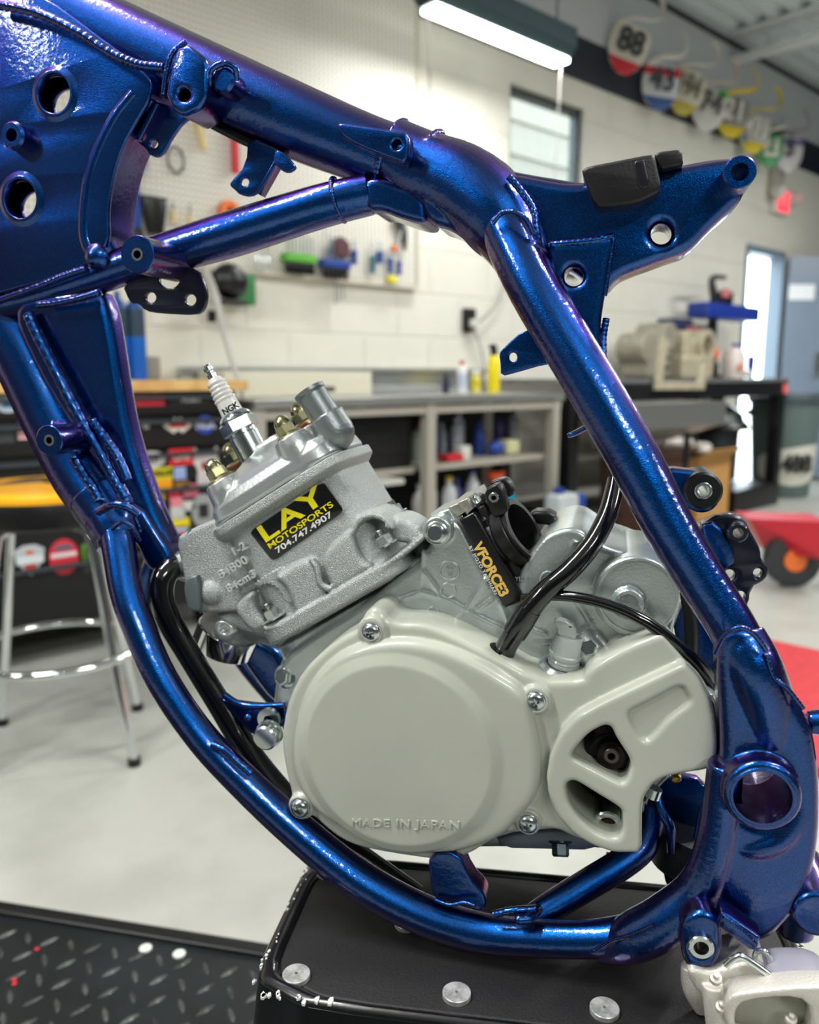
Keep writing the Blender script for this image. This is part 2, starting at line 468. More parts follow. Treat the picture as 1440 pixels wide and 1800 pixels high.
# doorway
DF = mat('blue_grey_door_frame', (120, 138, 154), 0.4)
DL = mat('blue_grey_door_paint', (128, 142, 160), 0.35, var=0.05, vscale=4)
x0, x1, _, z1 = DOOR
g = G(M_ROOM)
g.bx(x0 - .005, x0 + .045, WALL_Y - .01, WALL_Y + .08, 0, z1); g.bx(x1 - .03, x1 + .005, WALL_Y - .02, WALL_Y + .11, 0, z1); g.bx(x0, x1, WALL_Y - .02, WALL_Y + .11, z1 - .05, z1 + .01)
dfr = build(g, 'door_1', DF, kind='structure')
hinge = Vector((x1 + 0.02, WALL_Y - 0.04, 0)); ld = Vector((0.738, -0.674, 0)); ln = Vector((0.674, 0.738, 0))
dt = thing('entrance_door', hinge + ld * 0.45, 'open blue-grey steel entrance door with a white notice', 'door')
g = G(M_ROOM); g.box(hinge + ld * 0.46 + Vector((0, 0, 1.0)), (0.9, 0.045, 1.94), rz=atan2(ld.y, ld.x), bev=0.004); build(g, 'door_leaf', DL, dt)
c = onY(1410, 513, 1).copy()
def onleaf(px, py, off=0.0):
    r = ray_room(px, py); q = hinge - ln * (0.024 + off); nn = ln
    t = q.dot(nn) / Vector((r.x, r.y, 0)).dot(nn); p = r * t; p.z += CAM_H; return p
p0 = onleaf(1388, 500); p1 = onleaf(1431, 527)
g = G(M_ROOM); cc = (p0 + p1) / 2; g.box(cc, (hypot(p1.x - p0.x, p1.y - p0.y), 0.004, abs(p0.z - p1.z)), rz=atan2(ld.y, ld.x)); build(g, 'paper_notice', mat('white_paper', (246, 248, 250), 0.6), dt, label='white paper notice')
p0 = onleaf(1437, 640, 0.02)
g = G(M_ROOM); g.box(p0, (0.05, 0.03, 0.22), rz=atan2(ld.y, ld.x), bev=.005); build(g, 'push_plate', ZINC, dt)
# pegboard
PEG = bpy.data.materials.new('white_pegboard'); PEG.use_nodes = True
def peg_mat(m):
    nt = m.node_tree; b = nt.nodes['Principled BSDF']; b.inputs['Roughness'].default_value = 0.5
    tc = nt.nodes.new('ShaderNodeTexCoord'); sp = nt.nodes.new('ShaderNodeSeparateXYZ')
    nt.links.new(tc.outputs['Object'], sp.inputs[0])
    def frac(sock):
        a = nt.nodes.new('ShaderNodeMath'); a.operation = 'MULTIPLY'; a.inputs[1].default_value = 1 / 0.0254; nt.links.new(sock, a.inputs[0])
        f = nt.nodes.new('ShaderNodeMath'); f.operation = 'FRACT'; nt.links.new(a.outputs[0], f.inputs[0])
        s_ = nt.nodes.new('ShaderNodeMath'); s_.operation = 'SUBTRACT'; s_.inputs[1].default_value = 0.5; nt.links.new(f.outputs[0], s_.inputs[0])
        q = nt.nodes.new('ShaderNodeMath'); q.operation = 'POWER'; q.inputs[1].default_value = 2; nt.links.new(s_.outputs[0], q.inputs[0]); return q.outputs[0]
    ad = nt.nodes.new('ShaderNodeMath'); ad.operation = 'ADD'; nt.links.new(frac(sp.outputs['X']), ad.inputs[0]); nt.links.new(frac(sp.outputs['Z']), ad.inputs[1])
    lt = nt.nodes.new('ShaderNodeMath'); lt.operation = 'LESS_THAN'; lt.inputs[1].default_value = 0.045; nt.links.new(ad.outputs[0], lt.inputs[0])
    mx = nt.nodes.new('ShaderNodeMix'); mx.data_type = 'RGBA'; nt.links.new(lt.outputs[0], mx.inputs[0])
    mx.inputs[6].default_value = lin((224, 222, 211)); mx.inputs[7].default_value = lin((120, 116, 104)); nt.links.new(mx.outputs[2], b.inputs['Base Color'])
peg_mat(PEG)
t = thing('pegboard', (0.6, WALL_Y - 0.03, 1.4), 'white perforated pegboard panel on the tool wall', 'pegboard')
g = G(M_ROOM); g.bx(-2.4, 3.03, WALL_Y - 0.03, WALL_Y - 0.002, 1.42, 3.0); build(g, 'panel', PEG, t)
g = G(M_ROOM); g.bx(-2.4, 3.045, WALL_Y - 0.04, WALL_Y - .002, 1.395, 1.42); g.bx(3.03, 3.045, WALL_Y - 0.04, WALL_Y - .002, 1.42, 3.0); build(g, 'edge_trim', mat('cream_trim', (205, 200, 184), 0.5), t)

# ------------------------------------------------------------------ lamps
LEDM = mat('led_diffuser', (250, 253, 244), 0.5, emit=9)
HOUS = mat('lamp_housing', (56, 76, 82), 0.45, 0.3)
PULL = mat('white_pull_cord', (150, 147, 140), 0.7)
LAMPS[0] = (3.14, 2.8, 2.52, 0.96)
for i, (x, y, z, L) in enumerate(LAMPS):
    lab = 'lit strip lamp hanging nearest the window, above the tool bench' if i == 0 else 'unseen strip lamp added to light the shop'
    t = thing('strip_lamp', (x, y, z), lab, 'lamp', 'hanging strip lamps')
    if i: t['label'] = ['', 'unseen strip lamp added over the bike for highlights', 'unseen strip lamp added on the right for highlights on the frame', 'unseen strip lamp added farther right of the bike',
                        'unseen strip lamp added behind the camera, left one', 'unseen strip lamp added behind the camera, right one', 'unseen strip lamp added at the far left of the shop', 'unseen strip lamp added near the entrance door'][i]
    g = G(M_ROOM)
    hs = [(-0.05, 0), (-0.085, 0.045), (-0.085, 0.13), (0.085, 0.13), (0.085, 0.045), (0.05, 0)]
    vs = [(x + s_ * L / 2, y + a, z + b_ + 0.012) for s_ in (-1, 1) for a, b_ in hs]
    g.add(vs, [tuple(range(6)), tuple(range(6, 12))] + [(k, (k + 1) % 6, (k + 1) % 6 + 6, k + 6) for k in range(6)])
    build(g, 'lamp_housing', HOUS, t, sharp=20)
    g = G(M_ROOM); g.bx(x - L / 2 + .01, x + L / 2 - .01, y - 0.048, y + 0.048, z - 0.012, z + 0.012, bev=0.008); build(g, 'diffuser', LEDM, t)
    for s_ in (-1, 1):
        g = G(M_ROOM); g.cyl((x + s_ * (L / 2 - 0.06), y, z + 0.13), (x + s_ * (L / 2 - 0.06), y, CEIL), 0.004, seg=8); build(g, 'hanging_wire', DARKST, t)
    if i == 0:
        for s_, dx in ((-1, 0.01), (1, -0.02)):
            g = G(M_ROOM); g.tube([(x + s_ * (L / 2 + .005) + dx, y, z), (x + s_ * L / 2 + dx * 1.5, y, z - 0.3), (x + s_ * L / 2 + dx * 2, y + 0.01, z - 0.75)], 0.0028, seg=8)
            build(g, 'pull_cord', PULL, t)
    ld_ = bpy.data.lights.new('lamp_light', 'AREA'); ld_.shape = 'RECTANGLE'; ld_.size = L - 0.04; ld_.size_y = 0.09
    ld_.energy = LAMP_W * (0.22 if i == 0 else 1.0); ld_.color = (1.0, 0.99, 0.975)
    lo = bpy.data.objects.new('lamp_light', ld_); COL.objects.link(lo); lo.parent = t; lo.location = (0, 0, -0.02)
# ------------------------------------------------------------------ wall things
REDG = mat('exit_red', (235, 60, 75), 0.5, emit=0.8)
t = thing('exit_sign', (7.3, WALL_Y - 0.03, 2.3), 'red exit sign with emergency lights high on the cream wall', 'exit sign')
p = onY(1372, 355, WALL_Y - .03)
g = G(M_ROOM); g.box(p, (0.30, 0.05, 0.20), bev=.008); build(g, 'sign_box', mat('sign_white', (220, 214, 206), .5), t)
g = G(M_ROOM); g.box(p + Vector((0.0, -0.028, 0)), (0.21, 0.006, 0.17)); fp = build(g, 'sign_face', REDG, t)
g = G(M_ROOM); g.text('EXIT', p + Vector((-0.088, -0.033, 0)), (1, 0, 0), (0, 0, 1), 0.115, ext=.001, sx=.62); build(g, 'sign_lettering', mat('sign_letters', (250, 200, 205), .5), fp)
q = onY(1365, 317, WALL_Y - .04)
g = G(M_ROOM); g.box(q, (0.16, 0.07, 0.2), bev=.01); build(g, 'battery_box', mat('taupe_plastic', (178, 172, 160), .5), t)
for s_ in (-1, 1):
    g = G(M_ROOM); g.cyl(p + Vector((s_ * .19, -.02, .06)), p + Vector((s_ * .2, -.1, .04)), .04, .05, seg=20); build(g, 'spot_head', mat('sign_white', (220, 214, 206)), t)
# outlet with cord
p = onY(825, 563, WALL_Y - .02)
t = thing('wall_outlet', p, 'black wall outlet with a white plug above the steel bench', 'outlet')
g = G(M_ROOM); g.box(p, (0.085, 0.03, 0.13), bev=.006); build(g, 'outlet_box', BLK, t)
g = G(M_ROOM); g.box(p + Vector((0.005, -.03, -.018)), (0.04, 0.04, 0.045), bev=.008); build(g, 'plug', TRIMW, t)
cord_pts = [onY(*a, WALL_Y - .03) for a in ((826, 572), (850, 560), (875, 530), (890, 480), (893, 430))]
g = G(M_ROOM); g.tube(cord_pts, 0.006, seg=8); finish(build(g, 'white_power_cord', PULL), 'white cord running up the wall from the outlet', 'cord')
g = G(M_ROOM); g.tube([onY(*a, WALL_Y - .04) for a in ((829, 575), (842, 600), (850, 640), (848, 662), (860, 680))], 0.006, seg=8); finish(build(g, 'grey_power_cord', mat('grey_cord', (170, 170, 165), .6)), 'grey cord dropping from the outlet to the bench', 'cord')

# number plates hung on the band
def nplate(px, py, txt, base, trims, tilt, lab, hoop, s=0.32, ink=(30, 30, 34), turn=-.62):
    p = onY(px, py, WALL_Y - .13)
    t = thing('number_plate', p, lab, 'number plate', 'race number plates hung high on the wall')
    R = Matrix.Rotation(turn, 3, 'Z') @ Matrix.Rotation(tilt, 3, 'Y')
    def sheet_(pts, th, off, nm, c, bev=.001):
        g = G(M_ROOM); g.flat([[(x * s, z * s) for x, z in pts]], th, bev, lambda v: p + R @ Vector((v.x, off + v.z + .35 * v.x * v.x / s, v.y)))
        return build(g, nm, mat('plate_%d_%d_%d' % c, c, .35), t)
    out = chaikin([(-.36, .42), (.36, .42), (.42, .1), (.36, -.25), (.12, -.5), (-.12, -.5), (-.36, -.25), (-.42, .1)], 1)
    sheet_(out, .010, 0, 'plate', base, .003)
    for (c, zs) in trims: sheet_(zs, .004, -.007, 'colour_panel', c)
    ex = R @ Vector((1, 0, 0)); ez = R @ Vector((0, 0, 1)); en = R @ Vector((0, -1, 0))
    g = G(M_ROOM); g.text(txt, p + en * .011 + ez * .03, ex, ez, s * .62, ext=.001, align='CENTER', bold=.005, sx=.9 if len(txt) < 3 else .62); build(g, 'plate_number', mat('ink_%d_%d_%d' % ink, ink, .5), t)
    hp = [p + R @ Vector((x * s, y_, z * s)) for x, y_, z in ((-.36, .0, .36), (-.1, -.05, .47), (.2, -.06, .52), (.40, -.03, .68), (.40, 0, .95), (.26, 0, 1.1))]
    g = G(M_ROOM); g.tube(hp, s * .05, seg=10, flat=.4); build(g, 'top_strap', mat('plate_%d_%d_%d' % hoop, hoop, .4), t)
    g = G(M_ROOM); g.cyl(p + Vector((0, .0, .05)), (p.x, WALL_Y, p.z + .05), .012, seg=10); build(g, 'wall_hook', DARKST, t)
lowp = [(-.36, -.22), (.36, -.22), (.13, -.5), (-.13, -.5)]
topp = [(-.38, .40), (.38, .40), (.40, .2), (-.40, .2)]
leftp = [(-.4, .35), (-.3, .35), (-.28, -.2), (-.36, -.25), (-.42, .1)]
W_, R_, Y_ = (226, 220, 206), (216, 40, 56), (228, 200, 30)
nplate(1106, 84, '88', W_, [(R_, lowp)], .3, 'white number plate 88 with a red tip, leftmost on the wall', W_, ink=(40, 44, 52))
nplate(1163, 150, '43', (214, 216, 220), [(R_, topp), ((60, 90, 150), lowp)], .1, 'red, white and blue number plate 43, second from the left', (222, 216, 206), ink=(70, 74, 84))
nplate(1208, 160, '194', (222, 216, 196), [((200, 180, 70), lowp)], .25, 'cream number plate 194 with a yellow tip, third from the left', W_, ink=(120, 116, 104))
nplate(1248, 190, '74', (216, 214, 208), [((60, 190, 80), [(.1, .42), (.34, .42), (.36, .3), (.14, .28)])], .2, 'white number plate 74 with a small green corner patch', (222, 200, 176), ink=(96, 96, 92))
nplate(1289, 203, '21', (150, 148, 140), [(Y_, lowp), (Y_, leftp)], .15, 'grey and yellow number plate 21', Y_, ink=(236, 234, 226))
nplate(1328, 232, '491', (190, 190, 182), [(Y_, lowp), ((40, 120, 170), [(-.36, -.1), (-.2, -.1), (-.16, -.3), (-.34, -.25)]), (Y_, leftp)], .2, 'number plate 491 with yellow edges, beside the green one', Y_, ink=(238, 236, 230))
nplate(1355, 262, '2', (40, 150, 80), [(W_, [(-.2, .3), (.25, .3), (.25, -.2), (-.2, -.2)])], 0, 'small green number plate 2 near the right end of the row', W_, s=.28, ink=(40, 150, 80))
nplate(1388, 268, '3', (214, 210, 212), [((120, 104, 160), topp)], .05, 'purple and white number plate 3, rightmost on the wall', (150, 146, 150), s=.31, ink=(90, 86, 96))

# tools on the pegboard
BLUE = mat('tool_blue', (30, 66, 150), .4); GRN = mat('tool_green', (96, 180, 60), .5); ORG_ = mat('tool_orange', (240, 120, 50), .5)
RED = mat('tool_red', (200, 40, 50), .45); BEI = mat('pale_wood', (226, 200, 140), .5); DGR = mat('dark_grey_tool', (48, 52, 54), .5); TEAL = mat('tool_teal', (30, 110, 130), .5)
PY = WALL_Y - .055
def wp(px, py, y=PY): return onY(px, py, y)
def bar_tool(name, px, py0, py1, wpx, m, lab, cat='tool', group=None, head=None):
    a = wp(px, py0); b_ = wp(px, py1)
    r = wpx * (a - b_).length / max(abs(py1 - py0), 1) / 2
    t = thing(name, b_, lab, cat, group)
    zh = a.z + (b_.z - a.z) * .45
    g = G(M_ROOM); g.tube([(a.x, PY, a.z), (a.x, PY, zh)], r * .45, seg=10, n=1); build(g, 'shaft', ZINC, t)
    g = G(M_ROOM); g.prof((a.x, PY, zh), (0, 0, -1), [(0, r * .6), (.006, r), ((zh - b_.z) * .6, r * .8), (zh - b_.z, r)], seg=12); build(g, 'handle', m, t)
    return t
# big blue wrench
a = wp(236, 300); b_ = wp(236, 400)
t = thing('open_end_wrench', b_, 'large blue open-end wrench with a black grip on the pegboard', 'wrench')
g = G(M_ROOM); g.bx(a.x - .016, a.x + .016, PY - .008, PY + .008, b_.z, a.z, bev=.004); build(g, 'wrench_shaft', BLUE, t)
hp = [(a.x + x * .055, a.z + .02 + z * .06) for x, z in [(-.4, -.6), (.4, -.6), (.9, 0), (1, .6), (.4, .3), (0, .1), (-.3, .5), (-.2, 1.1), (-.8, .8), (-1, .1)]]
g = G(M_ROOM); g.flat([hp], .016, .003, lambda v: Vector((v.x, PY + v.z, v.y))); build(g, 'wrench_jaw', BLUE, t)
g = G(M_ROOM); g.bx(a.x - .022, a.x + .022, PY - .013, PY + .013, b_.z - .12, b_.z, bev=.006); build(g, 'grip', BLK, t, label='black grip')
# small hand tools left of the wrench
for px, y0, y1, w_, m, lab in ((196, 350, 420, 11, DGR, 'dark-handled screwdriver hanging against the frame edge'), (211, 320, 415, 14, BLK, 'black-handled brush hanging left of the blue wrench'),
                              (304, 352, 392, 10, BEI, 'small tool with a pale handle, left of a pair'), (333, 358, 400, 10, BEI, 'small tool with a pale handle, right of a pair')):
    bar_tool('hand_tool', px, y0, y1, w_, m, lab)
p = wp(271, 376)
t = thing('holster', p - Vector((0, 0, .08)), 'black tapered tool holster on the pegboard right of the blue wrench', 'holster')
g = G(M_ROOM); g.prof(p + Vector((0, 0, .05)), (0, 0, -1), [(0, .05), (.02, .052), (.12, .034), (.13, .03)], seg=16, ry=.5, ex=3); build(g, 'pouch', BLK, t)
g = G(M_ROOM); g.bx(p.x - .06, p.x + .05, PY - .02, PY + .02, p.z + .05, p.z + .065, bev=.003); build(g, 'rim', DGR, t)
p = wp(309, 281); g = G(M_ROOM)
g.tube([p + Vector((.036 * cos(a_), 0, .05 * sin(a_))) for a_ in [2 * pi * i / 12 for i in range(13)]], .005, seg=8, n=2); finish(build(g, 'wire_loop', DGR), 'small black wire loop hanging on the pegboard', 'wire')
a = wp(346, 205); b_ = wp(358, 262); g = G(M_ROOM); g.tube([a, b_], .016, seg=12, n=1); finish(build(g, 'wooden_stick', BEI), 'pale wooden stick hanging on the pegboard', 'stick')
a = wp(411, 225); b_ = wp(415, 305); g = G(M_ROOM); g.box((a + b_) / 2, (.032, .02, (a - b_).length), bev=.003); finish(build(g, 'red_straightedge', RED), 'red straightedge hanging upright on the pegboard', 'straightedge')
p = wp(402, 372); t = thing('tape_roll', p, 'orange tape roll on the pegboard above the diagonal tube', 'tape')
g = G(M_ROOM); g.ring(p + Vector((0, .02, 0)), p - Vector((0, .02, 0)), .045, .02); build(g, 'roll', ORG_, t)
p = wp(223, 244); g = G(M_ROOM); g.prof(p, (0, 0, -1), [(-.12, .01), (-.05, .05), (.06, .07), (.07, .06)], seg=16, ry=.4); finish(build(g, 'black_funnel', DGR), 'dark funnel hanging behind the first frame tab', 'funnel')
# screwdriver / key rails
def rack(px0, px1, py, m, lab, n_, hm, top):
    a = wp(px0, py); b2 = wp(px1, py + (px1 - px0) * .06)
    t = thing('tool_rack', (a + b2) / 2, lab, 'tool rack')
    g = G(M_ROOM); g.bx(a.x, b2.x, PY - .04, PY + .02, a.z - .018, a.z + .018, bev=.004); build(g, 'rack_rail', m, t)
    for i in range(n_):
        xx = a.x + (b2.x - a.x) * (i + .5) / n_
        d = thing('hex_key', (xx, PY - .02, a.z - .06), '%s hex key from the left in the %s' % (['first', 'second', 'third', 'fourth', 'fifth', 'sixth', 'seventh', 'eighth'][i], lab), 'hex key', 'keys in the ' + lab)
        g = G(M_ROOM); g.cyl((xx, PY - .02, a.z - .01), (xx, PY - .02, a.z + top * (1 - .06 * i)), .0035, seg=8); build(g, 'shaft', ZINC, d)
        g = G(M_ROOM); g.prof((xx, PY - .02, a.z - .015), (0, 0, -1), [(0, .008), (.01, .011), (.05, .009), (.055, .007)], seg=10); build(g, 'handle', hm, d)
rack(497, 548, 452, GRN, 'green tool rack on the pegboard', 8, BLK, .16)
rack(562, 608, 462, BLUE, 'blue tool rack on the pegboard', 6, BLK, .15)
for i, (px, y0, y1, w_, m, lab) in enumerate((
    (450, 420, 475, 5, ZINC, 'slim steel pick hanging left of the green rack'), (460, 425, 478, 5, ZINC, 'slim steel pick next to the leftmost one'), (470, 430, 474, 5, ZINC, 'slim steel pick closest to the green rack'),
    (580, 418, 450, 9, BLUE, 'blue-handled driver above the blue rack'), (622, 420, 464, 13, BLUE, 'blue pliers right of the blue rack'), (655, 425, 480, 10, TEAL, 'teal pliers hanging mid right of the pegboard'),
    (668, 425, 462, 14, BLUE, 'blue pliers beside the teal pair'), (686, 432, 480, 10, BLUE, 'blue-handled pliers below the orange cap'), (702, 440, 482, 10, BLUE, 'blue-handled pliers nearest the pegboard edge'))):
    bar_tool('pliers' if 'pliers' in lab else 'hand_tool', px, y0, y1, w_, m, lab, 'pliers' if 'pliers' in lab else 'tool')
p = wp(597, 437); g = G(M_ROOM); g.prof(p + Vector((0, .02, 0)), (0, -1, 0), [(0, .05), (.03, .055), (.05, .04)], seg=20); finish(build(g, 'tape_measure', mat('maroon', (84, 44, 52), .4)), 'dark red round tape measure above the blue rack', 'tape measure')
p = wp(693, 437); g = G(M_ROOM); g.sphere(p, .018); finish(build(g, 'orange_ball', ORG_), 'orange ball hanging near the right pegboard edge', 'ball')
p = wp(689, 491); g = G(M_ROOM); g.box(p, (.05, .03, .03), bev=.006); finish(build(g, 'yellow_clip', YEL), 'yellow clip at the bottom right of the pegboard', 'clip')
a = wp(698, 378); b_ = wp(712, 440); t = thing('shears', b_, 'dark shears hanging at the right end of the pegboard', 'shears')
g = G(M_ROOM); g.tube([a, (a + b_) / 2 + Vector((.02, 0, 0)), b_], [.03, .024, .008], seg=12, flat=.4); build(g, 'blades', DGR, t)
g = G(M_ROOM); g.tube([a + Vector((.05, 0, -.02)), (a + b_) / 2, b_ + Vector((-.05, 0, -.01))], [.012, .01, .006], seg=10); build(g, 'handle', ZINC, t)
for i, px in enumerate((588, 595, 603)):
    a = wp(px, 500); b_ = wp(px + 1, 534 - i * 4); g = G(M_ROOM); g.cyl(a, b_, .004, seg=8)
    finish(build(g, 'steel_rod', ZINC), '%s thin steel rod hanging below the pegboard edge' % ('left', 'middle', 'right')[i], 'rod', 'thin rods below the pegboard')
# black cap and green box hanging left of the board edge
p = wp(428, 510); g = G(M_ROOM); g.box(p, (.1, .05, .13), bev=.008); finish(build(g, 'green_box', mat('box_green', (50, 130, 70), .5)), 'green box hanging under the pegboard behind the black cap', 'box')
p = wp(404, 495, WALL_Y - .12); t = thing('work_cap', p, 'black work cap hanging under the pegboard by the frame bracket', 'cap')
g = G(M_ROOM); g.sphere(p, .085, sc=(1, .6, .9)); build(g, 'crown', BLK, t)
g = G(M_ROOM); g.box(p + Vector((-.02, -.03, -.09)), (.14, .08, .02), bev=.008, rz=.2); build(g, 'peak', BLK, t)
p = wp(372, 556); g = G(M_ROOM); g.box(p, (.03, .03, .05), bev=.006); finish(build(g, 'black_hook', BLK), 'small black hook on the wall left of the rod', 'hook')
# leaning rod / hose
a = onY(356, 468, 3.0); b_ = onY(400, 610, 2.9); c_ = onY(441, 775, 2.74)
t = thing('air_hose', c_, 'grey air hose hanging down over the bench edge', 'hose')
g = G(M_ROOM); g.tube([a, onY(378, 520, 3.0), b_, onY(425, 690, 2.8), c_], [.018, .016, .011, .009, .008], seg=10); build(g, 'hose', mat('hose_grey', (186, 186, 180), .4), t)
g = G(M_ROOM); g.cyl(c_, c_ - Vector((0, 0, .05)), .014, seg=12); build(g, 'hose_end', BLK, t)
# torches
for i, px in enumerate((213, 243)):
    p = onY(px, 652, 2.95); p.z = .932
    t = thing('propane_cylinder', p, 'blue propane cylinder on the wood worktop, %s of the two' % ('left', 'right')[i], 'gas cylinder', 'blue gas cylinders')
    r = .0335
    g = G(M_ROOM); g.prof(p, (0, 0, 1), [(0, r * .95), (.006, r), (.155, r)], seg=24); build(g, 'lower_body', mat('cylinder_blue', (20, 96, 190), .35), t)
    g = G(M_ROOM); g.prof(p + Vector((0, 0, .155)), (0, 0, 1), [(0, r), (.10, r)], seg=24); build(g, 'label_wrap', mat('cylinder_label', (44, 66, 86), .4), t, label='dark printed label')
    g = G(M_ROOM); g.prof(p + Vector((0, 0, .255)), (0, 0, 1), [(0, r), (.02, r * .8), (.035, r * .35), (.06, r * .3)], seg=24); build(g, 'shoulder', mat('cylinder_navy', (30, 76, 140), .35), t)

# ------------------------------------------------------------------ wood-topped tool cabinet with stickers
TB = mat('black_cabinet', (9, 10, 13), .4); WOOD = mat('butcher_block', (226, 186, 124), .4, col2=(206, 160, 96), vscale=14)
cx0, cx1, cf, cb = -1.7, 1.60, 2.70, 3.28
cab = thing('tool_cabinet', ((cx0 + cx1) / 2, 3.0, 0), 'black sticker-covered tool cabinet with a wood worktop', 'tool cabinet')
g = G(M_ROOM); g.bx(cx0, cx1, cf + .012, cb, .13, .893, bev=.004); build(g, 'cabinet_body', TB, cab)
g = G(M_ROOM); g.bx(cx0 - .02, cx1 + .03, cf - .03, cb + .01, .894, .931, bev=.004); build(g, 'worktop', WOOD, cab)
for x in (cx0 + .1, -.1, cx1 - .12):
    for y in (cf + .1, cb - .1):
        g = G(M_ROOM); g.cyl((x - .02, y, .06), (x + .02, y, .06), .055, seg=20); g.bx(x - .03, x + .03, y - .03, y + .03, .1, .14); build(g, 'caster', DARKST, cab)
rows = [(.815, .885), (.70, .80), (.575, .685), (.36, .56), (.15, .345)]
drw = {}
for (z0, z1) in rows:
    for (xa, xb) in ((cx0 + .02, -.05), (-.03, cx1 - .02)):
        g = G(M_ROOM); g.bx(xa, xb, cf - .002, cf + .012, z0, z1, bev=.003); d = build(g, 'drawer', TB, cab)
        g = G(M_ROOM); g.bx(xa + .02, xb - .02, cf - .022, cf - .002, z1 - .018, z1 - .004, bev=.003); build(g, 'drawer_pull', mat('grey_pull', (72, 78, 84), .35, .5), d)
        drw[(z0, xa)] = d
def sticker(px0, py0, px1, py1, c, shape='rect', txt=None, tc=(235, 235, 230), extra=()):
    a = onY(px0, py0, cf - .006); b2 = onY(px1, py1, cf - .006)
    cz = (a.z + b2.z) / 2; cx = (a.x + b2.x) / 2; w = abs(b2.x - a.x); h = abs(a.z - b2.z)
    if shape == 'rect': o = [(-.5, -.5), (.5, -.5), (.5, .5), (-.5, .5)]
    elif shape == 'oval': o = circ(0, 0, .5, 24)
    elif shape == 'shield': o = [(-.5, .35), (-.2, .5), (.2, .5), (.5, .35), (.45, 0), (.25, -.25), (0, -.5), (-.25, -.25), (-.45, 0)]
    elif shape == 'zig': o = [(-.5, 0), (-.3, .3), (-.15, .3), (-.1, .5), (0, .3), (.1, .5), (.15, .3), (.3, .3), (.5, 0), (.3, -.3), (.15, -.5), (0, -.3), (-.15, -.5), (-.3, -.3)]
    elif shape == 'skull': o = [(-.4, -.5), (.4, -.5), (.35, -.1), (.5, .1), (.45, .5), (.25, .3), (-.25, .3), (-.45, .5), (-.5, .1), (-.35, -.1)]
    best = min(drw.items(), key=lambda kv: abs(kv[0][0] + .04 - cz) + (0 if (kv[0][1] < -.04) == (cx < -.04) else 5))[1]
    yb = -.004
    g = G(M_ROOM); g.flat([[(cx + x * w, cz + z * h) for x, z in o]], .002, .0004, lambda v: Vector((v.x, cf - .003 + v.z, v.y)))
    st = build(g, 'sticker', mat('sticker_%d_%d_%d' % c, c, .4), best)
    for (c2, x0_, z0_, x1_, z1_) in extra:
        g = G(M_ROOM); g.bx(cx + x0_ * w, cx + x1_ * w, cf - .0055, cf - .004, cz + z0_ * h, cz + z1_ * h)
        build(g, 'sticker_print', mat('sticker_%d_%d_%d' % c2, c2, .4), best)
    if txt:
        g = G(M_ROOM); hs_ = h * .62
        g.text(txt, (cx, cf - .006, cz), (1, 0, 0), (0, 0, 1), hs_, ext=.0006, align='CENTER', sx=min(1.0, w * .9 / (hs_ * .62 * len(txt))), bold=.001)
        build(g, 'sticker_lettering', mat('sticker_%d_%d_%d' % tc, tc, .4), best)
wh = (224, 226, 222)
sticker(-10, 694, 37, 725, (190, 208, 222), 'oval', extra=[((70, 120, 180), -.2, -.2, .2, .2)])
sticker(30, 741, 66, 772, (200, 60, 70), 'rect', extra=[((236, 226, 226), -.5, .3, .5, .4), ((236, 226, 226), -.5, .05, .5, .15), ((236, 226, 226), -.5, -.2, .5, -.1), ((236, 226, 226), -.5, -.45, .5, -.35), ((50, 60, 130), -.5, 0, -.05, .5)])
sticker(-6, 750, 26, 778, (60, 64, 68), 'rect')
sticker(214, 694, 290, 713, (205, 50, 66), 'rect', extra=[((236, 220, 220), -.46, -.3, -.3, .3)])
sticker(300, 693, 372, 711, (30, 32, 36), 'rect', 'HUSKY', wh)
sticker(222, 743, 240, 756, (190, 192, 192), 'oval')
sticker(245, 738, 269, 760, (14, 16, 21), 'rect', '47', wh)
sticker(286, 735, 340, 760, (222, 216, 206), 'zig', extra=[((206, 60, 60), -.28, -.15, .28, .15)])
sticker(344, 731, 379, 762, (40, 70, 170), 'oval', 'NGK', (220, 224, 236))
sticker(240, 795, 293, 821, (200, 200, 196), 'oval', 'ITP', (50, 50, 50))
sticker(297, 790, 341, 816, (222, 40, 50), 'rect', 'UNI', (240, 236, 230))
sticker(340, 786, 386, 850, (206, 200, 198), 'skull', extra=[((150, 40, 50), -.2, -.1, .2, .1)])
sticker(256, 824, 304, 841, (210, 196, 20), 'rect', 'DUNLOP', (30, 30, 20))
sticker(306, 822, 328, 842, (150, 170, 214), 'rect')
sticker(268, 844, 304, 860, (236, 160, 30), 'rect')
sticker(308, 848, 334, 858, (150, 110, 50), 'rect')
sticker(296, 858, 318, 874, (214, 50, 66), 'rect')
sticker(270, 862, 290, 880, (206, 196, 30), 'rect')
sticker(322, 852, 350, 872, (210, 110, 130), 'rect')
sticker(300, 876, 322, 890, (220, 130, 140), 'rect')
sticker(322, 882, 344, 896, (200, 200, 196), 'rect')
sticker(336, 870, 380, 925, (150, 152, 152), 'oval', extra=[((30, 32, 34), -.2, -.2, .2, .2)])
sticker(300, 892, 326, 912, (190, 192, 190), 'rect')
sticker(296, 914, 334, 926, (226, 206, 40), 'rect')
sticker(300, 927, 330, 936, (190, 196, 220), 'rect')
sticker(300, 937, 330, 948, (226, 80, 40), 'rect')
sticker(24, 962, 82, 1009, (186, 192, 196), 'shield', extra=[((220, 226, 228), -.45, -.1, .45, .15), ((190, 60, 50), -.2, -.28, .2, -.12), ((210, 120, 60), -.12, .2, .12, .34)])
sticker(84, 951, 141, 1006, (214, 44, 60), 'oval', extra=[((226, 220, 222), -.42, 0, .42, .12), ((90, 100, 120), -.28, .2, .28, .34)])
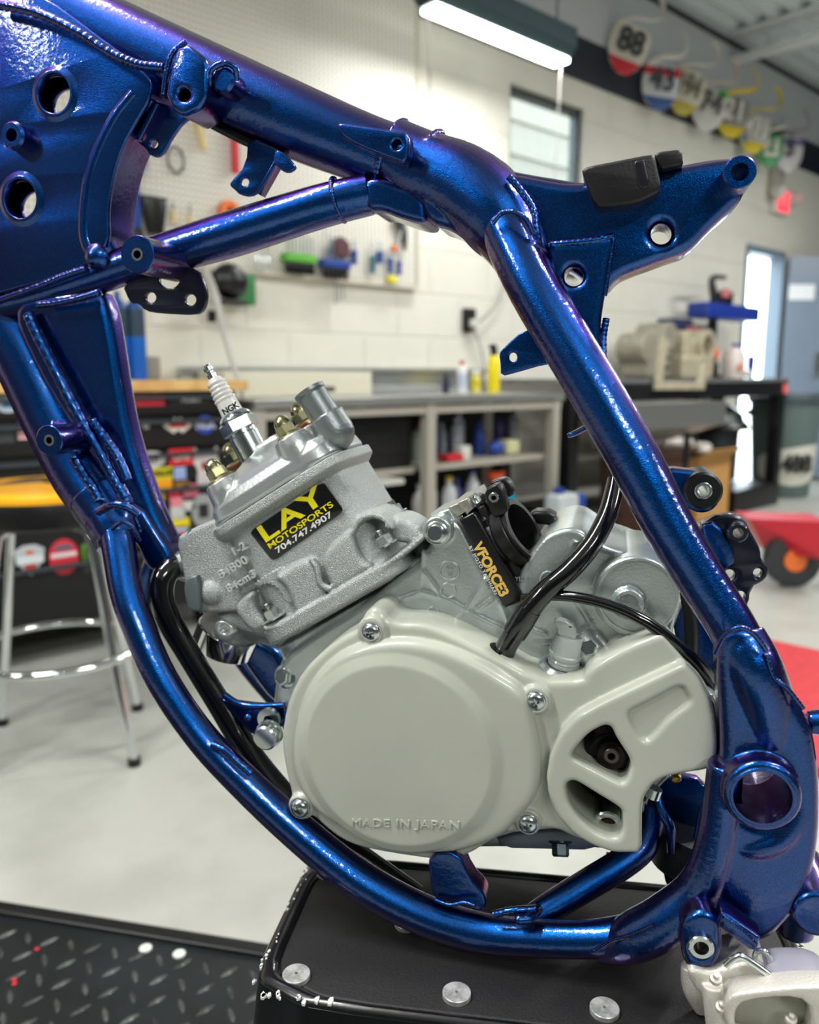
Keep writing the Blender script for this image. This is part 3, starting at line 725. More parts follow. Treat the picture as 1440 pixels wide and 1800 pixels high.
sticker(144, 958, 168, 985, (90, 150, 30), 'rect', extra=[((14, 16, 21), -.3, -.5, -.15, .3), ((14, 16, 21), .12, -.5, .25, .3)])
sticker(146, 990, 166, 1004, (50, 58, 60), 'rect')
# items behind the wood top: long box and grey dish
g = G(M_ROOM); p = onY(160, 640, 3.05); g.bx(p.x - .9, p.x + .25, 3.0, 3.26, .932, 1.02, bev=.01); finish(build(g, 'grey_case', mat('case_grey', (150, 150, 142), .5)), 'grey flat case lying at the back of the wood worktop', 'case')

# ------------------------------------------------------------------ stainless bench
SS = mat('stainless_bench_steel', (196, 198, 196), .3, .8, var=.08, vscale=6); SSD = mat('greige_bench_frame', (168, 164, 152), .45)
b0, b1 = 1.66, 3.56
ben = thing('steel_bench', ((b0 + b1) / 2, 3.0, 0), 'stainless steel bench with open shelves of bottles', 'bench')
g = G(M_ROOM); g.bx(b0, b1, 2.68, 3.28, .822, .856, bev=.004); build(g, 'worktop', SS, ben)
g = G(M_ROOM); g.bx(b0, b1, 3.255, 3.292, .857, .96, bev=.003); g.bx(b0, b1, 3.235, 3.292, .96, .985, bev=.003); build(g, 'backsplash', SS, ben)
g = G(M_ROOM); g.bx(b0, b1, 2.70, 2.74, .778, .812); build(g, 'front_rail', SSD, ben)
for x in (b0 + .03, 2.60, b1 - .04):
    for y in (2.72, 3.22):
        g = G(M_ROOM); g.bx(x - .028, x + .028, y - .025, y + .025, 0, .82, bev=.003); build(g, 'leg', SSD, ben)
g = G(M_ROOM); g.bx(2.63, b1 - .07, 2.75, 3.2, .505, .535, bev=.003); build(g, 'shelf', SSD, ben)
g = G(M_ROOM); g.bx(b0 + .06, 2.57, 2.78, 3.2, .50, .53, bev=.003); build(g, 'shelf', SSD, ben)
g = G(M_ROOM); g.bx(b0 + .06, b1 - .07, 2.75, 3.2, .12, .15, bev=.003); build(g, 'shelf', SSD, ben)
g = G(M_ROOM); g.bx(b0 + .02, b1 - .02, 3.21, 3.25, .15, .82); build(g, 'back_panel', mat('bench_back_dark', (26, 26, 30), .6), ben)
# long pale boxes standing on the bench at the wall
g = G(M_ROOM); g.bx(1.72, 2.5, 3.0, 3.22, .858, .965, bev=.006); finish(build(g, 'long_white_box', mat('cream_box', (222, 218, 196), .5)), 'long cream box at the back of the steel bench', 'box')
g = G(M_ROOM); g.bx(2.52, 3.0, 3.05, 3.2, .858, .9, bev=.004); finish(build(g, 'grey_tray', mat('tray_grey', (150, 152, 150), .5)), 'grey low tray on the steel bench', 'tray')
g = G(M_ROOM); g.cyl(onY(577, 684, 2.86) - Vector((.03, 0, 0)), onY(577, 684, 2.86) + Vector((.03, 0, 0)), .012, seg=12); finish(build(g, 'dark_socket', DGR), 'small dark socket lying on the steel bench', 'socket')
def bottle(x, y, z, r, h, bodyc, capc, lab, neck=.35, caph=.02, wrap=None, group=None, spray=False):
    t = thing('bottle', (x, y, z), lab, 'bottle', group)
    g = G(M_ROOM); g.prof((x, y, z), (0, 0, 1), [(0, r * .92), (.005, r), (h * .7, r), (h * .8, r * .8), (h * .88, r * neck), (h - caph, r * neck)], seg=20); build(g, 'bottle_body', mat('plastic_%d_%d_%d' % bodyc, bodyc, .35), t)
    g = G(M_ROOM); g.prof((x, y, z + h - caph), (0, 0, 1), [(0, r * neck * 1.25), (caph, r * neck * 1.15)], seg=16)
    if spray: g.bx(x - r * .9, x + r * .4, y - r * .3, y + r * .3, z + h, z + h + .025, bev=.004)
    build(g, 'bottle_cap', mat('plastic_%d_%d_%d' % capc, capc, .4), t)
    if wrap:
        g = G(M_ROOM); g.prof((x, y, z + h * .2), (0, 0, 1), [(0, r * 1.01), (h * .38, r * 1.01)], seg=20); build(g, 'bottle_label', mat('plastic_%d_%d_%d' % wrap, wrap, .45), t)
    return t
p = onY(868, 650, 3.0)
bottle(p.x, 3.0, .857, .034, .23, (240, 220, 20), (20, 20, 24), 'yellow spray bottle with a black top on the steel bench', neck=.5, caph=.05, wrap=None, spray=True)
g = G(M_ROOM)
p = onY(812, 670, 2.98); bottle(p.x, 2.98, .857, .028, .165, (228, 226, 228), (216, 40, 40), 'white bottle with a red cap on the steel bench', wrap=(190, 200, 220))
p = onY(836, 670, 3.02); bottle(p.x, 3.02, .857, .028, .12, (226, 216, 120), (226, 224, 216), 'pale yellow jar between the white and yellow bottles', neck=.85, wrap=(214, 196, 40))
p = onY(784, 670, 3.05); bottle(p.x, 3.05, .857, .018, .09, (34, 38, 70), (30, 30, 40), 'small dark blue bottle left of the red-capped one', neck=.6)
# bottles on the bench shelves
specs = [(2.72, (150, 160, 150), (40, 44, 44)), (2.79, (180, 50, 60), (24, 24, 30)), (2.85, (60, 66, 90), (200, 200, 204)), (2.94, (150, 158, 172), (190, 196, 204)), (3.0, (168, 176, 186), (200, 204, 208)),
         (3.07, (156, 164, 178), (190, 196, 204)), (3.17, (36, 66, 150), (40, 70, 150)), (3.38, (60, 50, 110), (30, 30, 50)), (3.44, (120, 124, 130), (60, 60, 60))]
on = ['leftmost', 'second from left', 'third from left', 'fourth from left', 'fifth from left', 'sixth from left', 'seventh from left', 'second from right', 'rightmost']
cn = ['grey-green', 'red', 'dark blue', 'grey', 'light grey', 'pale grey', 'blue', 'purple', 'grey']
for i, (x, c1, c2) in enumerate(specs):
    bottle(x, 2.93 + .05 * (i % 2), .536, .03, .17 + .03 * ((i * 7) % 3), c1, c2, '%s bottle on the upper bench shelf, %s' % (cn[i], on[i]), group='bottles on the upper bench shelf')
specs = [(2.66, (222, 220, 218), (222, 220, 218), 'white'), (2.76, (214, 212, 210), (200, 40, 50), 'white red-capped'), (2.86, (196, 200, 204), (214, 190, 40), 'silver yellow-capped'), (2.95, (60, 64, 110), (60, 64, 150), 'dark blue'), (3.03, (190, 194, 200), (60, 60, 140), 'silver blue-capped')]
for i, (x, c1, c2, nm) in enumerate(specs):
    bottle(x + .02, 2.86 + .04 * (i % 2), .151, .038, .28 + .02 * ((i * 5) % 3), c1, c2, '%s bottle on the bottom bench shelf' % nm, neck=.4, group='bottles on the bottom bench shelf')
g = G(M_ROOM); g.box((2.83, 2.8, .555), (.11, .07, .035), bev=.008); finish(build(g, 'red_box', RED), 'small red box at the front of the upper bench shelf', 'box')
g = G(M_ROOM); g.box((2.93, 2.82, .57), (.07, .06, .07), bev=.01); finish(build(g, 'white_tub', TRIMW), 'small white tub beside the red box', 'tub')
g = G(M_ROOM); g.sphere((3.2, 2.84, .575), .045, sc=(1.2, .8, .85)); finish(build(g, 'blue_cloth', BLUE), 'crumpled blue cloth on the upper bench shelf', 'cloth')
g = G(M_ROOM); g.box((3.31, 2.85, .575), (.1, .09, .075), bev=.02); finish(build(g, 'yellow_sponge', mat('sponge', (206, 204, 160), .8)), 'pale yellow sponge on the upper bench shelf', 'sponge')
t = thing('orange_funnel', (3.2, 2.84, .36), 'orange funnel above the turquoise jug under the bench', 'funnel')
g = G(M_ROOM); g.prof((3.2, 2.84, .45), (0, 0, -1), [(0, .055), (.06, .02), (.1, .01)], seg=20); build(g, 'funnel_cone', mat('funnel_orange', (236, 90, 50), .4), t)
t = thing('coolant_jug', (3.26, 2.86, .151), 'turquoise coolant jug on the bottom bench shelf', 'jug')
g = G(M_ROOM); g.prof((3.26, 2.86, .151), (0, 0, 1), [(0, .09), (.16, .095), (.23, .05), (.25, .03)], seg=20, ry=.6, ex=3); build(g, 'jug_body', mat('turquoise', (20, 150, 180), .35), t)
g = G(M_ROOM); g.cyl((3.26, 2.86, .40), (3.26, 2.86, .43), .025, seg=14); build(g, 'jug_cap', mat('turquoise', (20, 150, 180)), t)
# silver and blue oil container
p = onZ(1005, 930, .02); cx_, cy_ = 3.42, 2.8
t = thing('oil_container', (3.5, 2.62, .0), 'silver and blue oil container on the floor by the bench leg', 'oil container')
g = G(M_ROOM); g.box((3.46, 2.60, .17), (.17, .11, .34), bev=.03); build(g, 'container_body', mat('silver_plastic', (196, 204, 206), .35), t)
g = G(M_ROOM); g.box((3.57, 2.60, .165), (.06, .115, .33), bev=.02); build(g, 'side_panel', BLUE, t)
g = G(M_ROOM); g.cyl((3.43, 2.6, .34), (3.43, 2.6, .37), .028, seg=16); build(g, 'container_cap', BLUE, t)
g = G(M_ROOM); g.box((3.44, 2.541, .16), (.1, .004, .12), bev=.001); build(g, 'container_label', mat('cream_label', (230, 214, 150), .5), t)
# black drawers unit under the left half of the bench
t = thing('tool_chest', (2.1, 2.95, .15), 'black drawer chest with a pale tray under the steel bench', 'tool chest')
g = G(M_ROOM); g.bx(1.75, 2.55, 2.78, 3.18, .532, .77, bev=.006); build(g, 'chest_body', TB, t)
g = G(M_ROOM); g.bx(1.78, 2.52, 2.77, 2.79, .60, .68, bev=.003); build(g, 'drawer', TB, t)
g = G(M_ROOM); g.bx(2.02, 2.4, 2.66, 2.8, .476, .50, bev=.004); finish(build(g, 'pale_tray', mat('tray_pale', (196, 196, 186), .5)), 'pale pull-out tray under the steel bench', 'tray')

# ------------------------------------------------------------------ black workbench on the right
bb0, bb1 = 3.62, 6.30
wb = thing('black_workbench', ((bb0 + bb1) / 2, 3.0, 0), 'long black steel workbench near the entrance door', 'workbench')
g = G(M_ROOM); g.bx(bb0, bb1, 2.68, 3.27, .90, .925, bev=.004); build(g, 'worktop', mat('worn_grey_top', (120, 122, 122), .4, .3), wb)
g = G(M_ROOM); g.bx(bb0, bb1, 2.68, 2.72, .80, .90, bev=.004); g.bx(bb1 - .04, bb1, 2.72, 3.26, .80, .90); build(g, 'apron', TB, wb)
for x in (bb0 + .04, 4.95, bb1 - .07):
    for y in (2.72, 3.2):
        g = G(M_ROOM); g.bx(x - .04, x + .04, y - .04, y + .04, 0, .81, bev=.004); build(g, 'leg', TB, wb)
g = G(M_ROOM); g.bx(bb0 + .08, 4.2, 2.75, 3.2, .16, .19); build(g, 'shelf', TB, wb)
g = G(M_ROOM); g.box((6.235, 2.672, .85), (.06, .01, .07)); build(g, 'edge_sticker', mat('pinkred', (230, 110, 100), .5), wb, label='red sticker on the corner')
# parts washer sink in front
t = thing('sink_cabinet', (4.55, 2.5, 0), 'low stainless sink in front of the black workbench', 'sink')
a = onY(1082, 745, 2.45); b2 = onY(1232, 745, 2.45)
g = G(M_ROOM)
zt = .80
g.add([(a.x, 2.3, zt - .13), (b2.x, 2.3, zt - .13), (b2.x, 2.3, zt), (a.x, 2.3, zt), (a.x + .05, 2.62, zt - .24), (b2.x - .05, 2.62, zt - .24), (b2.x, 2.64, zt + .0), (a.x, 2.64, zt + .0)],
      [(0, 1, 2, 3), (4, 5, 6, 7), (0, 1, 5, 4), (3, 2, 6, 7), (0, 3, 7, 4), (1, 2, 6, 5)])
build(g, 'basin', mat('sink_steel', (176, 178, 176), .3, .8), t)
for x in (a.x + .06, b2.x - .06):
    g = G(M_ROOM); g.cyl((x, 2.5, 0), (x, 2.5, zt - .18), .018, seg=12); build(g, 'leg', DARKST, t)
# things on the black bench
def onb(px, y): q = onY(px, 650, y); return q.x
GP = mat('cast_engine_parts', (170, 164, 148), .5, .3, var=.25, vscale=40); GP2 = mat('bare_engine_parts', (196, 186, 160), .5, .2, var=.2, vscale=40)
x = onb(1136, 3.0)
t = thing('engine_case', (x, 3.0, .926), 'grey engine case standing on the black workbench, leftmost', 'engine part')
g = G(M_ROOM); g.box((x, 3.0, 1.06), (.30, .2, .26), bev=.03); g.cyl((x - .12, 2.9, 1.12), (x - .12, 3.1, 1.12), .1, seg=24); g.cyl((x + .08, 2.88, 1.2), (x + .08, 3.1, 1.2), .09, seg=24); build(g, 'case_casting', GP, t, remesh=.008, smooth=2)
for k in range(3):
    g = G(M_ROOM); g.bx(x - .02, x + .1, 2.885, 2.9, .985 + k * .062, 1.012 + k * .062, bev=.003); build(g, 'dark_port', DGR, t, label='dark port')
x = onb(1160, 2.78)
t = thing('machine_bracket', (x, 2.8, .926), 'tan U-shaped metal bracket hanging over the workbench edge', 'bracket')
g = G(M_ROOM)
A = [onY(*q, 2.66) for q in ((1150, 685), (1162, 590), (1172, 600), (1160, 670), (1225, 672), (1233, 640), (1240, 642), (1234, 685))]
g.flat([[(q.x, q.z) for q in A]], .03, .003, lambda v: Vector((v.x, 2.655 + v.z, v.y))); build(g, 'bracket_body', GP2, t)
x = onb(1205, 2.98)
t = thing('engine_block', (x, 2.98, .926), 'tan engine block with a round flange on the black workbench', 'engine part')
g = G(M_ROOM); g.box((x, 2.98, 1.0), (.42, .2, .15), bev=.02); g.box((x - .14, 2.98, 1.12), (.12, .18, .25), bev=.02); g.ring((x + .12, 2.88, 1.15), (x + .12, 3.06, 1.15), .11, .07); g.box((x + .03, 3.0, 1.1), (.1, .15, .2), bev=.02); build(g, 'block_casting', GP2, t, remesh=.008, smooth=2)
p = onY(1190, 580, 3.12)
t = thing('green_drill', (p.x, 3.12, .926), 'teal and navy power tool standing behind the engine block', 'power tool')
g = G(M_ROOM); g.tube([(p.x, 3.12, .94), (p.x - .02, 3.12, 1.1), (p.x - .05, 3.12, 1.24)], [.045, .05, .06], seg=16); build(g, 'tool_body', mat('tool_teal_dark', (44, 86, 92), .5), t)
g = G(M_ROOM); g.box((p.x - .03, 3.12, 1.3), (.3, .12, .08), bev=.02); build(g, 'tool_head', mat('tool_navy', (34, 44, 82), .5), t)
g = G(M_ROOM); g.box((p.x + .13, 3.1, 1.27), (.2, .1, .05), bev=.015); build(g, 'red_trim', mat('dusty_red', (156, 84, 88), .5), t, label='dusty red trim')
# drill-press like blue machine
xa = onY(1222, 550, 3.05).x; xb = onY(1316, 550, 3.05).x
t = thing('bench_press', ((xa + xb) / 2, 3.05, .926), 'blue-topped bench press on a dark column by the doorway', 'machine')
z0 = onY(1260, 562, 3.05).z; z1 = onY(1260, 535, 3.05).z
g = G(M_ROOM); g.bx(xa, xb, 2.95, 3.12, z0, z1, bev=.025); build(g, 'press_head', mat('press_blue', (24, 54, 150), .4), t)
xc = onY(1262, 600, 3.05).x
g = G(M_ROOM); g.cyl((xc, 3.1, .95), (xc, 3.1, z0 + .02), .035, seg=20); build(g, 'column', DARKST, t)
g = G(M_ROOM); g.bx(xc - .12, xc + .1, 2.92, 3.2, .926, .95, bev=.006); build(g, 'press_base', DARKST, t)
xd = onY(1268, 515, 3.05).x
g = G(M_ROOM); g.bx(xd - .08, xd + .06, 2.98, 3.1, z1, z1 + .09, bev=.015); build(g, 'motor_cover', BLK, t)
a1 = onY(1252, 490, 3.05); a2_ = onY(1258, 528, 3.05); a3 = onY(1275, 488, 3.05)
g = G(M_ROOM); g.tube([a2_, a1, a3], [.035, .022, .015], seg=10, n=4); build(g, 'handle', DGR, t)
g = G(M_ROOM); q = onY(1276, 515, 2.98); g.box(q, (.09, .02, .06)); build(g, 'red_badge', mat('dusty_pink', (206, 120, 120), .5), t, label='pink-red badge')
p = onY(1253, 612, 2.95)
t = thing('orange_grinder', (p.x, 2.95, .926), 'black and orange bench tool beside the white jug', 'power tool')
g = G(M_ROOM); g.prof((p.x, 2.95, .926), (0, 0, 1), [(0, .05), (.1, .05), (.14, .03)], seg=16); build(g, 'tool_body', BLK, t)
g = G(M_ROOM); g.sphere((p.x, 2.95, 1.1), .055, sc=(1, .8, 1)); build(g, 'orange_head', mat('hot_orange', (236, 96, 40), .45), t, label='orange head')
p = onY(1290, 640, 2.9)
t = thing('jug', (p.x, 2.9, .926), 'translucent white jug with an orange label on the workbench', 'jug')
g = G(M_ROOM); g.prof((p.x, 2.9, .926), (0, 0, 1), [(0, .095), (.01, .1), (.15, .1), (.2, .08), (.21, .04), (.225, .03)], seg=28, ry=.7, ex=3); build(g, 'jug_body', mat('jug_white', (226, 214, 208), .4), t)
g = G(M_ROOM); g.cyl((p.x + .02, 2.9, 1.15), (p.x + .02, 2.9, 1.175), .03, seg=16); build(g, 'jug_cap', mat('press_blue', (24, 54, 150)), t)
q = onY(1302, 646, 2.825); g = G(M_ROOM); g.cyl(q, q - Vector((0, .004, 0)), .033, seg=20); build(g, 'jug_label', mat('label_orange', (226, 130, 80), .5), t)
p = onY(1321, 630, 3.0); g = G(M_ROOM); g.cyl((p.x, 3.0, .99), (p.x, 3.0, 1.1), .03, seg=16); g.cyl((p.x, 3.0, .926), (p.x, 3.0, .99), .028, seg=16); finish(build(g, 'blue_can', mat('press_blue', (24, 54, 150))), 'blue can at the right end of the workbench', 'can')
p = onY(1316, 656, 2.8); g = G(M_ROOM); g.sphere((p.x, 2.8, .958), .03); finish(build(g, 'white_ball', TRIMW), 'small round white lid standing at the workbench end', 'lid')
# under the black bench
CB = mat('cardboard', (196, 146, 82), .7, var=.15, vscale=12); CBD = mat('dark_cardboard', (96, 66, 50), .7)
a = onY(1240, 850, 2.85)
def carton(x0, x1, y0, y1, z0, z1, m, lab, open_=True):
    t = thing('cardboard_box', ((x0 + x1) / 2, (y0 + y1) / 2, z0), lab, 'box', 'boxes under the workbench')
    g = G(M_ROOM); g.bx(x0, x1, y0, y0 + .008, z0, z1); g.bx(x0, x1, y1 - .008, y1, z0, z1); g.bx(x0, x0 + .008, y0, y1, z0, z1); g.bx(x1 - .008, x1, y0, y1, z0, z1); g.bx(x0, x1, y0, y1, z0, z0 + .008); build(g, 'box_body', m, t)
    g = G(M_ROOM); g.box(((x0 + x1) / 2, y0 - .05, z1 + .03), (x1 - x0, .1, .006), M=Matrix.Rotation(-.6, 3, 'X')); build(g, 'box_flap', m, t)
carton(4.90, 5.35, 2.62, 2.95, 0, .42, CB, 'open tan cardboard box under the workbench, right one')
carton(4.35, 4.85, 2.66, 2.98, 0, .45, CBD, 'darker brown cardboard box under the workbench')
t = thing('plastic_bag', (5.0, 2.75, .42), 'crumpled white plastic bag on the cardboard boxes', 'bag')
g = G(M_ROOM)
for k in range(14):
    g.sphere((4.42 + k * .06, 2.74 + random.uniform(-.06, .06), .545 - .006 * k + random.uniform(-.02, .03)), random.uniform(.05, .08), seg=12, sc=(1.3, 1, .6))
build(g, 'bag_plastic', mat('bag_white', (214, 208, 200), .35, coat=.4), t, remesh=.012, smooth=1)
t = thing('shop_vacuum', (5.35, 3.0, .19), 'chrome-domed black machine on the floor under the workbench', 'machine')
p = onY(1262, 735, 2.98)
g = G(M_ROOM); g.prof((p.x, 2.98, .55), (0, 0, 1), [(0, .22), (.02, .23), (.06, .2)], seg=28); build(g, 'dark_rim', BLK, t)
g = G(M_ROOM); g.prof((p.x, 2.98, .61), (0, 0, 1), [(0, .19), (.06, .17), (.11, .1), (.13, .04)], seg=28); build(g, 'chrome_dome', CHROME, t)
g = G(M_ROOM); g.prof((p.x, 2.98, .19), (0, 0, 1), [(0, .15), (.36, .16)], seg=28); build(g, 'drum', DARKST, t)
g = G(M_ROOM); g.bx(5.42, 6.1, 2.6, 2.9, .0, .16, bev=.02); cs = build(g, 'black_case', TB); finish(cs, 'black case on the floor under the workbench end', 'case')
# trash can
tx, ty = 6.585, 2.805
t = thing('trash_can', (tx, ty, 0), 'grey-green trash can with a 488 number sticker', 'trash can')
TCM = mat('trash_can_plastic', (92, 108, 106), .5)
g = G(M_ROOM); g.prof((tx, ty, 0), (0, 0, 1), [(0, .2), (.02, .21), (.60, .255), (.74, .265)], seg=40); build(g, 'can_body', TCM, t)
g = G(M_ROOM); g.prof((tx, ty, .74), (0, 0, 1), [(0, .285), (.04, .285), (.045, .26), (.07, .25)], seg=40); build(g, 'can_rim', mat('trash_rim', (64, 76, 80), .5), t)
rd = Vector((-.66, -.75, 0)).normalized(); sd = Vector((-rd.y, rd.x, 0)) * 1
for q in (-1, 1):
    g = G(M_ROOM); g.box(Vector((tx, ty, .66)) + sd * (.27 * q), (.06, .09, .05), rz=atan2(sd.y, sd.x), bev=.01); build(g, 'can_handle', TCM, t)
def oncan(px, py):
    return None
cc = Vector((tx, ty, 0))
def canxf(v, off):  # wrap a flat sheet round the can
    ang = v.x / .245; z = v.y
    r = .21 + (z - .02) * (.045 / .58) + off + v.z
    base = atan2(rd.y, rd.x)
    return Vector((tx + r * cos(base + ang), ty + r * sin(base + ang), z))
hexo = chaikin([(-.34, .22), (-.30, .33), (-.12, .385), (.10, .42), (.28, .42), (.33, .30), (.27, .16), (.03, .09), (-.24, .13)], 1)
hs2 = []
for i in range(len(hexo)):
    p_, q_ = hexo[i], hexo[(i + 1) % len(hexo)]
    hs2 += [p_, ((p_[0] + q_[0]) / 2, (p_[1] + q_[1]) / 2)]
def sheet(loop, off, nx=14):
    g = G(M_ROOM); xs = [p_[0] for p_ in loop]; lo, hi = min(xs), max(xs)
    # vertical slices so that the sheet bends round the can
    def cut(x):
        zs = []
        for i in range(len(loop)):
            p_, q_ = loop[i], loop[(i + 1) % len(loop)]
            if (p_[0] - x) * (q_[0] - x) < 0: zs.append(p_[1] + (q_[1] - p_[1]) * (x - p_[0]) / (q_[0] - p_[0]))
        return (min(zs), max(zs)) if len(zs) >= 2 else None
    cols = [(x, cut(x)) for x in [lo + (hi - lo) * (i + .5) / nx for i in range(nx)]]
    cols = [c for c in cols if c[1]]
    vs = []; fs = []
    for x, (a_, b3) in cols:
        for o_ in (0, .002):
            vs += [canxf(Vector((x, a_, o_)), off), canxf(Vector((x, b3, o_)), off)]
    for i in range(len(cols) - 1):
        k = 4 * i; fs += [(k, k + 4, k + 5, k + 1), (k + 2, k + 3, k + 7, k + 6), (k, k + 2, k + 6, k + 4), (k + 1, k + 5, k + 7, k + 3)]
    k = 4 * (len(cols) - 1); fs += [(0, 1, 3, 2), (k, k + 2, k + 3, k + 1)]
    return g.add(vs, fs)
st = build(sheet(hs2, .003), 'number_sticker', mat('sticker_offwhite', (206, 206, 192), .5), t)
g = G(M_ROOM); bang = Vector(rd)
g.text('488', Vector((tx, ty, .27)) + rd * .245, (-rd.y, rd.x, 0) if False else (-(-.75) * 0 + -rd.y, rd.x, 0), (0, 0, 1), .18, ext=.006, align='CENTER', bold=.006, sx=.85); build(g, 'number_print', INK, st)

# ------------------------------------------------------------------ stool
sx_, sy_, sh_ = .69, 2.09, .06
t = thing('bar_stool', (sx_, sy_, 0), 'chrome bar stool with a yellow round seat', 'stool')
g = G(M_ROOM); g.prof((sx_, sy_, .535 + sh_), (0, 0, 1), [(0, .185), (.008, .195), (.06, .198), (.075, .19)], seg=48); build(g, 'seat_cushion', BLK, t)
g = G(M_ROOM); g.prof((sx_, sy_, .60 + sh_), (0, 0, 1), [(0, .196), (.012, .196), (.024, .185), (.026, 0.01)], seg=48); ys = build(g, 'seat_top', mat('seat_yellow', (250, 176, 10), .35, coat=.4), t, label='bright yellow seat top')
g = G(M_ROOM); ez_ = Vector((.674, .738, 0)); ex_ = Vector((.738, -.674, 0))
for pts in ([(-.11, -.04), (-.02, .03), (.04, .02), (-.03, .06)], [(-.05, .05), (.02, .0), (.09, -.05), (.13, -.05)], [(-.1, -.02), (-.06, .05), (0, .07)]):
    g.tube([Vector((sx_, sy_, .626 + sh_)) + ex_ * a_ + ez_ * b3 for a_, b3 in pts], [.003, .008, .006, .002][:len(pts)], seg=8, flat=1, n=5)
build(g, 'seat_print', mat('print_brown', (60, 44, 20), .5), ys)
for k in range(4):
    a_ = radians(-70.5 + 90 * k)
    tp = Vector((sx_ + .14 * cos(a_), sy_ + .14 * sin(a_), .53 + sh_)); bt = Vector((sx_ + .25 * cos(a_), sy_ + .25 * sin(a_), .0))
    g = G(M_ROOM); g.tube([Vector((sx_ + .03 * cos(a_), sy_ + .03 * sin(a_), .527 + sh_)), Vector((sx_ + .12 * cos(a_), sy_ + .12 * sin(a_), .522 + sh_)), Vector((sx_ + .15 * cos(a_), sy_ + .15 * sin(a_), .48 + sh_)), (tp + bt) / 2, bt + Vector((0, 0, .01))], .012, seg=14); build(g, 'leg', CHROME, t)
    g = G(M_ROOM); g.cyl(bt, bt + Vector((0, 0, .02)), .016, seg=14); build(g, 'foot_cap', BLK, t)
g = G(M_ROOM); rr_ = .212
g.tube([Vector((sx_ + rr_ * cos(a_), sy_ + rr_ * sin(a_), .265)) for a_ in [2 * pi * i / 24 for i in range(25)]], .010, seg=12, n=3); build(g, 'foot_ring', CHROME, t)

# ------------------------------------------------------------------ red things on the floor at the right
RP = mat('red_paint', (206, 32, 52), .35, coat=.3); RM = mat('red_mat', (206, 50, 58), .6, var=.2, vscale=30, bump=.6, bscale=80)
a = onZ(1345, 1118, .02); d = Vector((.9, -.44, 0)).normalized(); n_ = Vector((-.44, -.9, 0)).normalized()
q0 = onZ(1300, 1112, .03); q1 = onZ(1440, 1142, .03); d = (q1 - q0).normalized(); n_ = Vector((d.y, -d.x, 0))
c_ = q0 + d * .45 + n_ * .45
g = G(M_ROOM); g.box((c_.x, c_.y, .0151), (1.0, .9, .03), rz=atan2(d.y, d.x), bev=.006); finish(build(g, 'red_floor_mat', RM), 'red textured mat on the floor behind the frame', 'mat')
t = thing('red_floor_jack', onZ(1390, 1000, 0), 'low red floor jack with an orange wheel hub', 'floor jack')
q0 = onY(1312, 915, 1.9); 
def onD(px, py, Yh):  # point at forward distance Yh
    r = ray_head(px, py); p_ = r * (Yh / r.y); return M_HEAD @ p_
A0 = onD(1316, 912, 3.7); A1 = onD(1460, 918, 3.45)
g = G(M_ROOM)
low0 = onD(1345, 968, 3.72); low1 = onD(1460, 986, 3.45)
back = (M_HEAD.to_3x3() @ Vector((.1, 1, 0))).normalized() * .22
g.add([A0, A1, low1, low0, A0 + back, A1 + back, low1 + back, low0 + back], [(0, 1, 2, 3), (4, 5, 6, 7), (0, 1, 5, 4), (3, 2, 6, 7), (0, 3, 7, 4), (1, 2, 6, 5)])
build(g, 'jack_body', RP, t)
wc = onD(1398, 985, 3.6); r_ = max(wc.z, .03)
hx = (M_HEAD.to_3x3() @ Vector((0, 1, 0)))
g = G(M_ROOM); g.cyl(wc, wc + hx * .06, r_ * .98, seg=28); build(g, 'wheel', DGR, t)
g = G(M_ROOM); g.prof(wc - hx * .01, hx, [(0, r_ * .4), (.01, r_ * .4)], seg=24); build(g, 'wheel_hub', ORG_, t, label='orange wheel hub')
wc2 = wc + (M_HEAD.to_3x3() @ Vector((.3, 0, 0)))
g = G(M_ROOM); g.cyl(wc2, wc2 + hx * .06, r_ * .98, seg=28); build(g, 'wheel', DGR, t)
p_ = onD(1362, 944, 3.68); g = G(M_ROOM); g.cyl(p_ - hx * .02, p_ + hx * .02, .018, seg=16); build(g, 'pivot_bolt', ZINC, t)

# ------------------------------------------------------------------ lift deck and stand
LD = mat('black_diamond_plate', (38, 43, 46), .38, .35, var=.35, vscale=9)
def HP(x, y, z): return Vector((x, y, z))
e0 = headZ(-40, 1583, -.83); e1 = headZ(440, 1660, -.83); ed = (e1 - e0).normalized(); en = Vector((ed.y, -ed.x, 0))
lift = thing('lift_deck', M_HEAD @ (e1 + en * .3 + Vector((0, 0, -.12))), 'black diamond-plate lift platform under the stand', 'lift platform')
LL = .62; L0 = -.5
def lf(a_, b_, z): return e1 + ed * a_ + en * b_ + Vector((0, 0, z))
rot = Matrix.Rotation(atan2(ed.y, ed.x), 3, 'Z')
g = G(M_HEAD); g.box(lf(-.35, .75, -.03), (1.75, 1.5, .06), M=rot, bev=.004); dk = build(g, 'deck_plate', LD, lift)
g = G(M_HEAD); g.box(lf(-.35, .012, -.035), (1.75, .024, .085), M=rot, bev=.004); build(g, 'deck_rim', TB, lift)
g = G(M_HEAD); g.box(lf(-.35, .75, -.145), (1.6, 1.3, .04), M=rot); g.box(lf(-.35, .4, -.10), (1.2, .1, .08), M=rot); g.box(lf(-.35, 1.1, -.10), (1.2, .1, .08), M=rot); build(g, 'lift_base', TB, lift)
